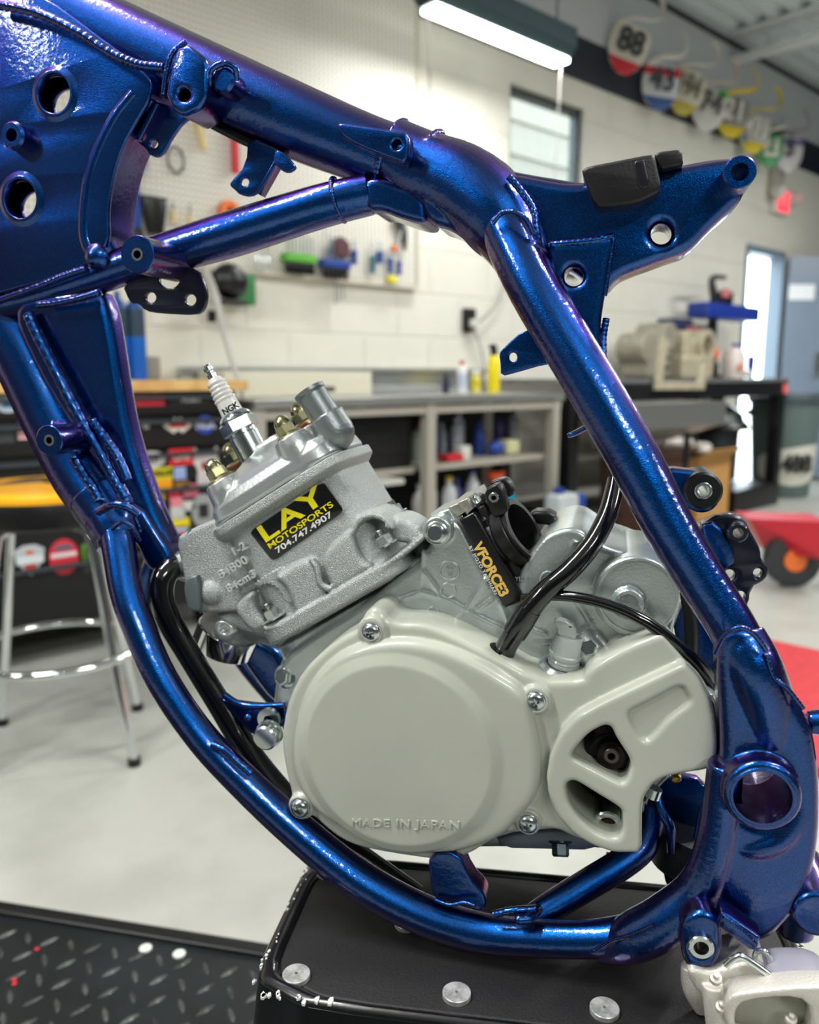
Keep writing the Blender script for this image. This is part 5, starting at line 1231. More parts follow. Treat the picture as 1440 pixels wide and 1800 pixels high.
# bolt pocket lobes and transfer port bulges
for l_, wf_ in ((zc([(392, 1345), (425, 1300), (478, 1262), (498, 1275), (490, 1310), (512, 1370), (545, 1410), (560, 1450), (500, 1490), (440, 1440), (400, 1380)]), .532),
                (zc([(590, 1190), (680, 1130), (790, 1078), (832, 1115), (852, 1210), (885, 1262), (840, 1330), (725, 1395), (695, 1330), (660, 1235)]), .529),
                (zc([(845, 1085), (930, 985), (1000, 930), (1028, 1000), (1060, 1090), (1130, 1130), (1060, 1185), (930, 1262), (905, 1240), (868, 1180)]), .529),
                (zc([(490, 1262), (540, 1205), (600, 1175), (660, 1140), (700, 1200), (690, 1330), (650, 1240), (580, 1195), (510, 1215)]), .534),
                (zc([(1000, 930), (1040, 860), (1120, 830), (1200, 860), (1240, 960), (1190, 900), (1110, 875), (1050, 910), (1030, 990)]), .534),
                (zc([(1190, 880), (1260, 860), (1350, 900), (1400, 960), (1380, 1020), (1300, 1010), (1230, 1000)]), .545),
                (zc([(520, 1440), (700, 1395), (1060, 1180), (1290, 1040), (1380, 960), (1400, 1000), (1060, 1240), (700, 1450), (560, 1490)]), .526)):
    g.plate(chaikin(l_, 2), wf_, .58, bev=.0045, res=3)
g.ptube([(x, y, .5295, r_) for (x, y), r_ in zip(zc([(800, 1085), (835, 1140), (850, 1210), (885, 1240), (915, 1240)]), (5, 6, 6, 6, 5))], seg=12)
# gasket ridge at the top
g.prof(cP(2, 196, .58), E2, [(0, 126 * sC), (10 * sC, 137 * sC), (26 * sC, 137 * sC)], seg=96, ex=7, ry=.84)
g.sphere(P(372, 1042, .545), 23 * S(372, 1042, .547), sc=(1, .55, 1))
cyl_o = ep(g, 'cylinder_block', CAST, remesh=.0008, smooth=5)
def surf_w(o, px, py):
    r = (M_BIKE.to_3x3() @ ray_bike(px, py)).normalized(); org = Vector((0, 0, CAM_H)) - ORG[o.name]
    ok, loc, nrm, idx = o.ray_cast(org, r)
    if not ok: return None
    return ((M_BIKE.inverted() @ (loc + ORG[o.name])).y)
# cast lettering
for tx_, px, py, sz in (('1-2', 409, 972, 14), ('B4B00', 386, 1012, 14.5), ('84cm3', 401, 1036, 14)):
    g = B(); g.ptext(tx_, px, py, min([surf_w(cyl_o, px + d_ * .86, py - 4 - d_ * .5) or 1 for d_ in (2, 14, 26, 40, 52, 62)]) - .0010, 31, sz, ext=.0020, bev=.0002, sx=1.12, bold=.0001, space=1.12); ep(g, 'cast_lettering', mat('lit_cast_letter', (224, 228, 226), .35, .7, bump=.3, bscale=1500), cyl_o, label='raised cast lettering %s' % tx_)  # letter metal brightened to stand in for edges catching light
# green gasket line and side cover of the power valve
GASK = mat('green_gasket', (40, 110, 80), .5)
g = B(); g.ptube([(336, 930, .5448, 1.6), (328, 948, .5444, 1.6), (336, 1000, .5444, 1.6), (346, 1040, .5444, 1.6), (352, 1078, .5446, 1.6)], seg=8); ep(g, 'gasket_edge', GASK, cyl_o, label='green gasket edge')
g = B(); g.plate(chaikin([(324, 1020), (335, 1012), (348, 1013), (352, 1074), (345, 1076), (330, 1074), (322, 1040)], 1), .538, .56, bev=.002); ep(g, 'side_plate', mat('dull_cast_grey', (110, 120, 122), .5, .5, bump=.3, bscale=800), cyl_o)
# hex flange nuts and studs of the base
def stud_nut(px, py, w, hw=1.0, top=34, name='base_stud'):
    base = P(px, py, w); s_ = S(px, py, w) * hw
    t1 = B(); t1.prof(base, E2, [(0, 27 * s_), (3 * s_, 28 * s_), (6 * s_, 24 * s_)], 32); pl_ = ep(t1, 'nut_flange', ZINC, cyl_o)
    t1 = B(); t1.prof(base + E2 * 5 * s_, E2, [(0, 19 * s_), (18 * s_, 19 * s_), (21 * s_, 16 * s_)], 6); ep(t1, 'hex_nut', ZINC, pl_, sharp=20)
    prof = [(0, 10 * s_)]
    h = 20
    while h < 20 + top:
        prof += [(h * s_, 10.5 * s_), ((h + 2) * s_, 9 * s_), ((h + 4) * s_, 10.5 * s_)]; h += 4.6
    prof += [((h + 2) * s_, 9 * s_)]
    t1 = B(); t1.prof(base, E2, prof, 20); ep(t1, 'threaded_stud', mat('dark_thread', (120, 122, 120), .3, .9), pl_, sharp=60)
stud_nut(484, 1088, .534, .78, top=18); stud_nut(681, 959, .534, .78, top=18); stud_nut(700, 905, .575, .7, top=14)
# sticker
g = B()
q = [(448, 937), (560, 849), (600, 893), (488, 985)]
def onst(a, b): # sticker coordinates 0..1
    x = q[0][0] * (1 - a) * (1 - b) + q[1][0] * a * (1 - b) + q[2][0] * a * b + q[3][0] * (1 - a) * b
    y = q[0][1] * (1 - a) * (1 - b) + q[1][1] * a * (1 - b) + q[2][1] * a * b + q[3][1] * (1 - a) * b
    return (x, y)
rrc = [(.06, 0), (.94, 0), (.985, .03), (1, .1), (1, .9), (.985, .97), (.94, 1), (.06, 1), (.015, .97), (0, .9), (0, .1), (.015, .03)]
SQ = [(438, 935), (568, 847), (605, 898), (480, 987)]; q = SQ
STW = .5405
g = B()
wsam = [surf_w(cyl_o, *onst(a, b)) for a in (.05, .5, .95) for b in (.05, .5, .95)]
wsam = [x for x in wsam if x]; STW = min(wsam) - .0006 if wsam else .533
print('sticker surface depths', [round(x, 4) for x in wsam])
g.plate([onst(a, b) for a, b in rrc], STW, STW + .0006, bev=.0001); stk = ep(g, 'shop_sticker', mat('sticker_black', (12, 12, 13), .25, coat=.3), cyl_o, label='black shop sticker with yellow and white lettering')
ang = math.degrees(atan2(-(SQ[1][1] - SQ[0][1]), SQ[1][0] - SQ[0][0]))
def stx(txt, a, b, sz, m, sx, nm, **k):
    x, y = onst(a, b); g = B(); g.ptext(txt, x, y, STW - .0002, ang, sz, ext=.0002, sx=sx, bold=.00042 if sz > 20 else .00008, **k); ep(g, nm, m, stk)
stx('L', .06, .28, 31, YEL, 1.75, 'sticker_letter'); stx('A', .31, .27, 31, YEL, 1.75, 'sticker_letter'); stx('Y', .62, .25, 33, YEL, 1.75, 'sticker_letter')
stx('MOTOSPORTS', .06, .62, 10.5, YEL, 1.55, 'sticker_lettering'); stx('704.747.4907', .10, .83, 10.5, WHT, 1.6, 'sticker_lettering')
# cylinder head
g = B()
sH = S(500, 850, .58)
g.prof(cP(2, 223, .58), E2, [(0, 129 * sH), (6 * sH, 131 * sH), (24 * sH, 128 * sH), (40 * sH, 118 * sH)], seg=96, ex=5, ry=.82)
g.prof(cP(0, 240, .58), E2, [(0, 124 * sH), (18 * sH, 121 * sH), (34 * sH, 104 * sH), (50 * sH, 74 * sH), (62 * sH, 46 * sH), (72 * sH, 40 * sH)], seg=64, ex=3.2, ry=.82)
for a, w, b in ((-101, .552, 293), (42, .550, 295), (-62, .615, 300), (78, .615, 300)):
    g.prof(cP(a, b - 66, w), E2, [(0, 38 * sH), (50 * sH, 33 * sH), (64 * sH, 30 * sH), (66 * sH, 29 * sH)], seg=32)
hd = ep(g, 'cylinder_head', ALU, remesh=.0008, smooth=4)
# water outlet
SAT = mat('satin_casting', (138, 146, 146), .36, .7, bump=.2, bscale=900)
g = B()
pA = P(590, 760, .562); sW = S(575, 740, .562); pd = (P(538, 684, .562) - P(580, 750, .562)).normalized()
g.sphere(pA, 34 * sW); g.prof(pA, pd, [(0, 34 * sW), (32 * sW, 34 * sW)], 48)
g.prof(pA, (P(560, 812, .575) - pA), [(0, 30 * sW), (50 * sW, 38 * sW)], 32)
g.prof(pA + pd * 28 * sW, pd, [(0, 27 * sW), (50 * sW, 27 * sW), (53 * sW, 29 * sW), (58 * sW, 29 * sW)], 48)
ep(g, 'water_outlet', SAT, hd, remesh=.0007, smooth=1)
g = B(); tp_ = pA + pd * 84 * sW
g.ring(tp_, tp_ + pd * 4 * sW, 29 * sW, 24 * sW); ep(g, 'outlet_lip', SAT, hd)
# acorn nuts
def acorn(px, py, w, k=1.0, lab=None):
    base = P(px, py, w); s_ = S(px, py, w) * k; 
    r = B(); r.prof(base - E2 * 2 * s_, E2, [(0, 29 * s_), (4 * s_, 29 * s_)], 32); c = ep(r, 'copper_washer', COPPER, hd)
    r = B(); r.prof(base + E2 * 2 * s_, E2, [(0, 28 * s_), (3 * s_, 30 * s_), (7 * s_, 26 * s_), (9 * s_, 21 * s_)], 32)
    n_ = ep(r, 'nut_flange', BRASSY, hd)
    r = B(); r.prof(base + E2 * 8 * s_, E2, [(0, 21 * s_), (20 * s_, 21 * s_), (23 * s_, 18 * s_)], 6, ph=.3); ep(r, 'hex_body', BRASSY, n_, sharp=20)
    r = B(); r.prof(base + E2 * 28 * s_, E2, [(0, 18 * s_), (8 * s_, 17.5 * s_), (16 * s_, 14 * s_), (22 * s_, 8 * s_), (24 * s_, 2 * s_)], 28); ep(r, 'domed_cap', BRASSY, n_, sharp=80)
acorn(390, 846, .552, .86); acorn(511, 770, .550, .86); acorn(421, 818, .61, .86); acorn(540, 748, .615, .86)
# spark plug
spb = P(452, 808, .575); spt = P(364, 643, .575); SD = (spt - spb).normalized(); sp1 = S(410, 730, .575)
def spro(lst, nm, m, seg=36, sharp=35, ph=0, parent=None, label=None):
    r = B(); r.prof(spb, SD, [(h * sp1, q_ * sp1) for h, q_ in lst], seg, ph=ph); return ep(r, nm, m, parent, sharp=sharp, label=label)
spg = spro([(-14, 28), (48, 28), (50, 26), (56, 26)], 'spark_plug', ZINC)
spro([(56, 31), (58, 34), (76, 34), (79, 31)], 'plug_hex', ZINC, 6, 20, .5, spg)
spro([(78, 29), (81, 30), (86, 28), (91, 22)], 'shell_collar', ZINC, parent=spg)
ins = [(89, 20), (114, 18.5), (116, 18)]
h = 116
for k in range(5): ins += [(h + 2, 19.5 - k * .7), (h + 5, 19.5 - k * .8), (h + 7, 16.5 - k * .7), (h + 8, 16.5 - k * .7)]; h += 8
ins += [(h + 2, 13), (h + 4, 12), (h + 5, 10)]
spro(ins, 'ceramic_insulator', CERAM, sharp=70, parent=spg, label='white ribbed insulator')
spro([(h + 4, 8.5), (h + 13, 8.5), (h + 15, 6.5), (h + 18, 6.5), (h + 20, 9), (h + 26, 9), (h + 28, 5.5), (h + 31, 6)], 'terminal_nut', ZINC, parent=spg)
g = B(); pt_ = P(395, 731, .5555); pe = (P(395 + 86, 731 - 52, .5555) - pt_).normalized()
g.ptext('NGK', 392, 726, .5605, 30, 11, ext=.0003, bold=.0002); ep(g, 'plug_lettering', INK, spg)
# exhaust flange at the lower left
ea = P(412, 1085, .582); eb = P(388, 1145, .582); ED = (eb - ea).normalized(); sE = S(400, 1120, .582)
g = B(); g.prof(ea - ED * 20 * sE, ED, [(0, 44 * sE), (45 * sE, 52 * sE)], 48); g.prof(ea - ED * 10 * sE, Vector((1, 0, -.1)), [(0, 40 * sE), (95 * sE, 48 * sE)], 32); g.plate(chaikin([(370, 1075), (470, 1065), (520, 1110), (480, 1125), (440, 1120), (385, 1100)], 2), .55, .60, bev=.006); ep(g, 'exhaust_port', CAST, cyl_o, remesh=.0009, smooth=3)
g = B(); g.ring(ea + ED * 24 * sE, ea + ED * 62 * sE, 55 * sE, 44 * sE, 64, bev=.0006); ep(g, 'machined_exhaust_ring', CHROME, cyl_o)
g = B(); g.prof(P(394, 1106, .55), YW, [(0, 17 * sE), (.012, 17 * sE)], 24); g.plate(chaikin([(376, 1096), (392, 1090), (412, 1104), (408, 1118), (392, 1122), (378, 1112)], 1), .545, .56, holes=[circ(394, 1106, 8)], bev=.001); ep(g, 'spring_hook', ALU, cyl_o)

# crankcase
g = B()
CC = [(498, 1300), (482, 1240), (490, 1180), (505, 1150), (560, 1110), (640, 1062), (700, 1012), (735, 990), (752, 962), (768, 930), (800, 905), (830, 960), (870, 1040), (905, 1050), (915, 1000), (945, 955), (965, 936), (1010, 925), (1042, 945), (1060, 960), (1110, 975), (1160, 1000), (1188, 1040), (1192, 1080), (1180, 1120), (1200, 1200), (1240, 1300), (1150, 1400), (1070, 1470), (1000, 1496), (860, 1490), (700, 1500), (560, 1420)]
g.plate(chaikin(CC, 2), .537, .64, bev=.004, res=3, holes=[chaikin([(985, 1250), (1110, 1245), (1145, 1330), (1130, 1440), (1060, 1475), (1000, 1440), (975, 1340)], 2)])
g.prof(P(620, 1090, .585), E2, [(-60 * sC, 128 * sC), (30 * sC, 126 * sC)], 64, ex=4, ry=.85)
px_cyl(g, 1118, 1050, .526, .62, 74, bev=4)
px_cyl(g, 1105, 1062, .522, .55, 28, bev=3)
g.plate(chaikin([(900, 1010), (915, 985), (945, 958), (968, 936), (1010, 928), (1050, 942), (1075, 965), (1070, 1000), (1040, 975), (1000, 960), (960, 970), (930, 1000), (905, 1035)], 1), .548, .58, bev=.003)
g.ptube([(1012, 945, .54, 13), (1004, 968, .545, 15)], seg=16)
px_cyl(g, 768, 934, .53, .60, 27, bev=3)
px_cyl(g, 505, 1192, .545, .60, 26, bev=3)
g.plate(chaikin([(488, 1160), (520, 1140), (540, 1200), (520, 1290), (480, 1260), (478, 1240)], 2), .55, .60, bev=.004)
# ribs and mould rings
RB = [[(742, 1040), (790, 1055), (820, 1072)], [(820, 1072), (848, 1028), (862, 1010)], [(862, 1010), (840, 960), (826, 935)], [(742, 1000), (775, 1045)], [(820, 1072), (866, 1095), (900, 1108)], [(820, 1072), (800, 1092), (770, 1120)], [(900, 1108), (880, 1060)],
      [(745, 965), (742, 1000), (738, 1040)], [(868, 1050), (838, 1072)], [(905, 1095), (960, 1115)], [(940, 1130), (1000, 1128), (1040, 1112)], [(1010, 1052), (1035, 1090), (1050, 1120)], [(700, 1055), (742, 1040)], [(985, 1075), (1000, 1110)]]
for r_ in RB: g.ptube([(x, y, .5375, 4.2) for x, y in r_], seg=10, n=3)
case = ep(g, 'crankcase', CASE, remesh=.001, smooth=3)
def mring(px, py, r, w=.5368):
    r_ = B(); p = P(px, py, w); s_ = S(px, py, w); r_.tube([p + Vector((cos(a_) * r * s_, 0, sin(a_) * r * s_)) for a_ in [2 * pi * i / 24 for i in range(25)]], 1.7 * s_, seg=8, n=2); return r_
for px, py, r in ((790, 1003, 17), (788, 1038, 13), (762, 1078, 11), (964, 1019, 14)):
    ep(mring(px, py, r), 'mould_mark', CASE, case)
for a_, b2, t_ in ((790, 997, 'AC'), (790, 1009, '10'), (964, 1014, 'RE'), (964, 1025, '946'), (918, 1018, 'YU-T')):
    g = B(); g.ptext(t_, a_, b2, .5366, 0, 8, ext=.0005, align='CENTER'); ep(g, 'cast_mark', CASE, case)
# clutch cover disc rim
g = B(); px_cyl(g, 1120, 1049, .5245, .54, 71, hole=65, bev=2); ep(g, 'clutch_cover_rim', CASE, case)
g = B(); px_cyl(g, 1105, 1062, .519, .54, 26, hole=18, bev=2); ep(g, 'clutch_arm_boss', CASE, case)
# intake side case hump and mount ears
g = B(); g.ptube([(740, 955, .565, 22), (752, 985, .555, 20), (735, 1020, .55, 16), (722, 1040, .55, 12)], seg=20); g.plate(chaikin([(715, 990), (745, 975), (758, 1000), (742, 1050), (712, 1062), (700, 1030)], 1), .54, .56, bev=.004); ep(g, 'rear_cylinder_ear', CASE, case, remesh=.0009, smooth=3)
def hexbolt(px, py, w, d, r, m=ZINC, nm='hex_bolt', parent=None, flange=1.35, hgt=1.0, seg=6, txt=None):
    s_ = S(px, py, w); p = P(px, py, w); d = Vector(d).normalized()
    b_ = B(); b_.prof(p, d, [(0, r * flange * s_), (r * .2 * s_, r * flange * s_), (r * .35 * s_, r * 1.1 * s_)], 32); o = ep(b_, nm, m, parent)
    b_ = B(); b_.prof(p + d * r * .3 * s_, d, [(0, r * s_), (r * .75 * hgt * s_, r * s_), (r * .9 * hgt * s_, r * .85 * s_)], seg, ph=.25); ep(b_, 'bolt_head', m, o, sharp=20)
    return o
hexbolt(768, 936, .527, -YW + Vector((.0, 0, .1)), 15, seg=24)
o10 = hexbolt(475, 1288, .522, -YW, 22, seg=24, flange=1.12)
g = B(); g.ring(P(475, 1262, .53), P(475, 1262, .53) - YW * .004, 20 * S(475, 1262, .53), 8 * S(475, 1262, .53)); ep(g, 'mount_washer', ZINC)
g = B(); g.ptext('10', 478, 1288, .5125, -60, 14, ext=.0004, align='CENTER'); ep(g, 'bolt_marking', mat('dull_zinc_mark', (226, 232, 230), .3, .8), o10)
hexbolt(505, 1190, .54, (-.35, -1, .35), 15)
hexbolt(1036, 1140, .53, (-.1, -1, .4), 15, hgt=1.2)
# right side bits near the lever end
g = B(); g.ptube([(1018, 1118, .535, 24), (1038, 1145, .532, 26), (1050, 1172, .535, 24)], seg=24); g.plate(chaikin([(1040, 1100), (1090, 1150), (1030, 1185), (1010, 1150)], 1), .53, .56, bev=.004); g.ptube([(1020, 1100, .55, 26), (1075, 1085, .55, 30), (1130, 1070, .55, 22)], seg=20); ep(g, 'clutch_arm_housing', CASE, case, remesh=.0009, smooth=3)
# oil filler
fa = P(985, 1190, .53); fb = P(1003, 1110, .53); FD = (fb - fa).normalized() + Vector((0, -.12, 0)); sF = S(990, 1150, .53)
g = B(); g.prof(fa, FD, [(0, 52 * sF), (14 * sF, 46 * sF), (22 * sF, 36 * sF), (26 * sF, 34 * sF)], 40); ep(g, 'filler_neck', CASE, case)
g = B(); g.prof(fa + FD.normalized() * 24 * sF, FD, [(0, 27 * sF), (8 * sF, 28 * sF), (9 * sF, 26 * sF), (12 * sF, 28 * sF), (15 * sF, 26 * sF), (18 * sF, 28 * sF), (22 * sF, 30 * sF), (26 * sF, 30 * sF), (28 * sF, 27 * sF), (52 * sF, 25 * sF), (58 * sF, 22 * sF)], 40); cp_ = ep(g, 'filler_cap', mat('clear_grey_plastic', (168, 176, 172), .2, coat=.6), case)
g = B(); g.ring(fa + FD.normalized() * 20 * sF, fa + FD.normalized() * 26 * sF, 30 * sF, 20 * sF); ep(g, 'filler_seal', BLK, case)
g = B(); g.plate(chaikin([(975, 1100), (973, 1090), (990, 1090), (1012, 1102), (1014, 1122), (1008, 1128), (980, 1118), (980, 1104)], 1), .522, .530, holes=[circ(1003, 1102, 6, ry=4)], bev=.001); ep(g, 'cap_grip', mat('clear_grey_plastic', (168, 176, 172)), cp_)
# bottom edge, drain bolts
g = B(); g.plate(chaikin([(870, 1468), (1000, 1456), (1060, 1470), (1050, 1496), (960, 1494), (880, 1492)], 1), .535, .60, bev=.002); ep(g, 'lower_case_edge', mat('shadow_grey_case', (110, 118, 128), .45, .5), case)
hexbolt(985, 1478, .52, (.1, -.6, -1), 15, m=mat('dark_bolt2', (60, 70, 74), .35, .9), hgt=1.6)
g = B(); g.sphere(P(766, 1519, .515), 12 * S(766, 1519, .515)); ep(g, 'lower_screw_end', ZINC)
g = B(); g.prof(P(1085, 1500, .55), (0, -.6, -1), [(0, .0075), (.006, .0075), (.008, .005)], 24); ep(g, 'red_drain_plug', mat('anodised_red', (170, 20, 40), .3, .7), label='red drain plug')

# reed block and intake boot
rd0 = (805, 912); rd1 = (868, 1062)
RDn = (P(rd0[0] + 88, rd0[1] - 47, .575) - P(*rd0, .575)).normalized()
g = B(); g.plate([(787, 893), (803, 885), (880, 1040), (884, 1066), (866, 1062), (808, 935)], .540, .61, bev=.001); ep(g, 'reed_gasket_plate', ALU)
g = B(); g.plate([(755, 905), (790, 893), (812, 925), (780, 960), (760, 955)], .545, .60, bev=.003); ep(g, 'case_intake_flange', CASE)
for k, (x0, x1) in enumerate(((800, 816), (817, 830))):
    g = B(); g.plate([(x0 - 14, 892 - k * 8), (x1 - 14 + 6, 883 - k * 8), (x1 + 2, 900 - k * 6), (x0 + 4, 910 - k * 4)], .536, .61, bev=.001); ep(g, 'reed_spacer', mat('raw_plate_aluminium', (190, 188, 178), .4, .8, var=.25, vscale=200))
g = B(); g.plate([(806, 914), (832, 900), (838, 905), (922, 1052), (920, 1058), (888, 1069), (882, 1064)], .534, .615, bev=.002); rb_ = ep(g, 'reed_block', mat('black_reed_block', (14, 14, 16), .3, coat=.3))
g = B(); g.plate([(836, 892), (852, 885), (862, 900), (935, 1035), (930, 1046), (918, 1050), (846, 920)], .540, .61, bev=.003); ep(g, 'boot_flange', RUB)
ra = math.degrees(atan2(-(1035 - 885), 878 - 805))
g = B(); g.ptext('VFORCE3', 838, 956, .5335, -61.5, 18, ext=.0003, bold=.0004, sx=1.0); lt = ep(g, 'reed_lettering', GOLD, rb_, label='gold VFORCE3 lettering')
g = B(); g.ptext('BY MOTO TASSINARI', 826, 960, .5335, -61.5, 5.5, ext=.0003, sx=1.15, space=1.2); ep(g, 'small_lettering', WHT, rb_)
bA = P(868, 978, .575); 
rv = ray_bike(905, 940).normalized(); AX = (P(905 + 88, 940 - 47, .56) - P(905, 940, .56)); AX = (AX - rv * AX.dot(rv)).normalized(); AX = (AX * .90 - rv * .43).normalized()
sB = S(890, 940, .56)
oc = P(922, 928, .552)   # opening centre
AXs = [(-52, 56), (-36, 54), (-34, 52), (-30, 52), (-28, 57), (-2, 57), (0, 55), (0, 46), (-30, 42), (-52, 40)]
g = B(); g.prof(oc, AX, [(h * sB, r * sB) for h, r in AXs], 56, hole=True); ep(g, 'intake_boot', RUB)
g = B(); g.ring(oc - AX * 29 * sB, oc - AX * 7 * sB, 62 * sB, 56 * sB, 56, bev=.0005); cl_ = ep(g, 'boot_clamp', BLK)
g = B(); g.plate(chaikin([(851, 862), (872, 850), (882, 856), (890, 885), (893, 902), (866, 912), (855, 885)], 1), .535, .552, bev=.0015); ep(g, 'clamp_ear', BLK, cl_)
g = B(); g.plate(chaikin([(856, 850), (882, 840), (895, 845), (905, 868), (892, 876), (878, 862)], 1), .556, .572, bev=.0015); ep(g, 'clamp_ear', BLK, cl_)
g = B(); px_cyl(g, 868, 875, .530, .55, 9, hole=4.5, bev=1); ep(g, 'clamp_screw', ZINC, cl_)
for px, py in ((841, 880), (848, 913), (913, 1036)):
    hexbolt(px, py, .545, AX * .7 + Vector((.1, -.2, .2)), 11)
g = B(); g.cyl(P(922, 1062, .545), P(925, 1088, .545), 11 * sB, 13 * sB); ep(g, 'case_nipple', CASE)
g = B(); g.plate(chaikin([(930, 898), (975, 900), (978, 925), (935, 922)], 1), .58, .60, bev=.003); ep(g, 'rear_rubber_block', RUB)

# hoses
g = B(); g.ptube([(1082, 842, .555, 14), (1078, 868, .55, 16), (1066, 910, .54, 17), (1040, 958, .53, 18), (1001, 1003, .522, 19), (960, 1038, .517, 19), (930, 1072, .515, 20)], seg=28); vh = ep(g, 'breather_hose', RUBG)
g = B(); g.ptube([(932, 1070, .515, 21), (918, 1092, .515, 22), (905, 1112, .516, 22)], seg=28); ep(g, 'hose_collar', RUBG, vh)
g = B(); g.ptube([(910, 1106, .516, 19), (893, 1132, .518, 19), (885, 1150, .52, 20)], seg=28); ep(g, 'rubber_elbow', RUBG, vh)
g = B(); g.prof(P(884, 1150, .52), (P(905, 1110, .52) - P(884, 1150, .52)), [(-8 * sB, 30 * sB), (2 * sB, 31 * sB), (6 * sB, 26 * sB)], 32); ep(g, 'grommet', RUB, vh)
g = B(); g.ptube([(920, 1052, .53, 9), (985, 1047, .518, 9.5), (1060, 1060, .511, 10), (1130, 1090, .508, 10.5), (1190, 1133, .51, 11), (1235, 1175, .52, 11), (1262, 1215, .535, 11)], seg=20); ep(g, 'clutch_cable_hose', RUBG)
g = B(); g.ptube([(1205, 1040, .575, 10), (1215, 1110, .575, 12), (1210, 1180, .58, 12), (1190, 1240, .58, 10)], seg=16); ep(g, 'rear_hose', RUB)
g = B(); g.ptube([(338, 1002, .565, 19), (312, 994, .555, 21), (290, 1012, .545, 22), (284, 1048, .54, 22), (300, 1095, .54, 22), (332, 1150, .54, 21), (384, 1235, .54, 21), (450, 1340, .54, 22), (540, 1440, .54, 22), (640, 1510, .54, 20), (735, 1575, .535, 18)], seg=32); rh = ep(g, 'radiator_hose', RUBG)
g = B(); hb = P(318, 993, .558); g.ring(hb + Vector((-.004, 0, 0)), hb + Vector((.008, 0, .0015)), 24 * S(318, 993, .558), 20 * S(318, 993, .558), 40, bev=.0005); ep(g, 'hose_clamp', mat('grey_clamp', (130, 140, 140), .35, .7), rh)
g = B(); g.ptube([(322, 1000, .575, 20), (345, 1008, .575, 22), (360, 1015, .575, 22)], seg=20); ep(g, 'water_inlet', CAST, cyl_o)

# flywheel cover
def cov_out():
    a = zz([(480, 165), (495, 150), (512, 90), (545, 60), (580, 56), (615, 75), (648, 118), (700, 134), (770, 133), (850, 145), (950, 185), (1050, 235), (1150, 285), (1250, 335), (1310, 370)], 460, 1050, 2.88)
    b = zz([(100, 262), (170, 285), (205, 300), (222, 303), (370, 300), (384, 262), (430, 222), (560, 150), (720, 86), (742, 92), (800, 170), (860, 250), (900, 300), (950, 380), (975, 470), (983, 600), (972, 680), (930, 708), (830, 722), (740, 742), (690, 772), (650, 830), (640, 880), (560, 1000), (430, 1040), (340, 1020), (250, 975), (160, 980), (80, 985), (20, 1000)], 880, 1080, 2.571)
    c = zz([(1240, 1190), (1130, 1260), (1050, 1310), (950, 1340), (850, 1335), (650, 1305), (500, 1275), (400, 1235), (310, 1165), (258, 1112), (200, 1115), (160, 1090), (143, 1050), (148, 1010), (120, 900), (96, 760), (102, 650), (130, 520), (200, 380), (300, 280), (400, 205)], 460, 1050, 2.88)
    return a + b + c
WIN_A = chaikin(zz([(322, 635), (345, 600), (400, 540), (470, 503), (502, 512), (522, 560), (596, 672), (572, 750), (548, 768), (520, 756), (400, 692), (330, 655)], 880, 1080, 2.571), 2, .2)
WIN_B = chaikin(zz([(292, 772), (322, 754), (350, 762), (430, 812), (535, 875), (552, 900), (552, 980), (530, 1014), (490, 1016), (420, 985), (350, 925), (305, 850)], 880, 1080, 2.571), 2, .2)
REC = chaikin(zz([(580, 448), (600, 432), (700, 382), (800, 328), (828, 332), (858, 385), (850, 405), (760, 470), (700, 540), (660, 577), (632, 560), (592, 490)], 880, 1080, 2.571), 2, .2)
GUARD = zz([(830, 222), (866, 258), (905, 305), (950, 385), (972, 470), (983, 600), (972, 680), (930, 708), (830, 722), (740, 742), (690, 772), (650, 830), (640, 890), (640, 1083), (515, 1083), (420, 1052), (330, 1000), (255, 915), (215, 820), (206, 740), (222, 640), (268, 540), (340, 462), (450, 402), (640, 312)], 880, 1080, 2.571)
g = B()
g.plate(chaikin(cov_out(), 1), .503, .545, holes=[WIN_A, WIN_B], bev=.0045, res=4)
# raised flywheel dome: shoulder cone with a flat disc on top
pc = P(699, 1327, .503); s_ = S(699, 1327, .50)
g.prof(P(699, 1327, .4935) + YW * .004, -YW, [(0, 186 * s_), (.0045, 182 * s_), (.0075, 164 * s_)], 128)
g.plate(chaikin([(509, 1340), (516, 1270), (540, 1205), (585, 1155), (640, 1133), (700, 1126), (765, 1134), (825, 1158), (885, 1192), (925, 1222), (936, 1260), (952, 1330), (946, 1405), (915, 1440), (885, 1474), (820, 1500), (760, 1506), (690, 1498), (620, 1474), (560, 1438), (523, 1395)], 2), .4935, .51, bev=.0065, res=5)
g.plate(chaikin(GUARD, 1, .15), .497, .545, holes=[WIN_A, WIN_B], bev=.003, res=4)
g.plate(chaikin(GUARD, 1, .15), .4935, .505, holes=[WIN_A, WIN_B, REC], bev=.003, res=4)
for x, y, r in ((653, 1110, 27), (942, 1232, 27), (928, 1446, 24), (528, 1420, 24)):
    px_cyl(g, x, y, .4995, .53, r, bev=4)
cov = ep(g, 'flywheel_cover', COVER, remesh=.00095, smooth=4, label='grey-beige painted flywheel cover')
wd = surf_w(cov, 620, 1449); print('cover face w', wd, surf_w(cov, 700, 1300))
g = B(); g.ptext('MADE IN JAPAN', 617, 1446, (wd or .49) - .0001, -1.5, 15, ext=.0007, sx=1.22, space=1.1, bev=.0001); ep(g, 'moulded_lettering', COVER, cov, label='moulded MADE IN JAPAN lettering')
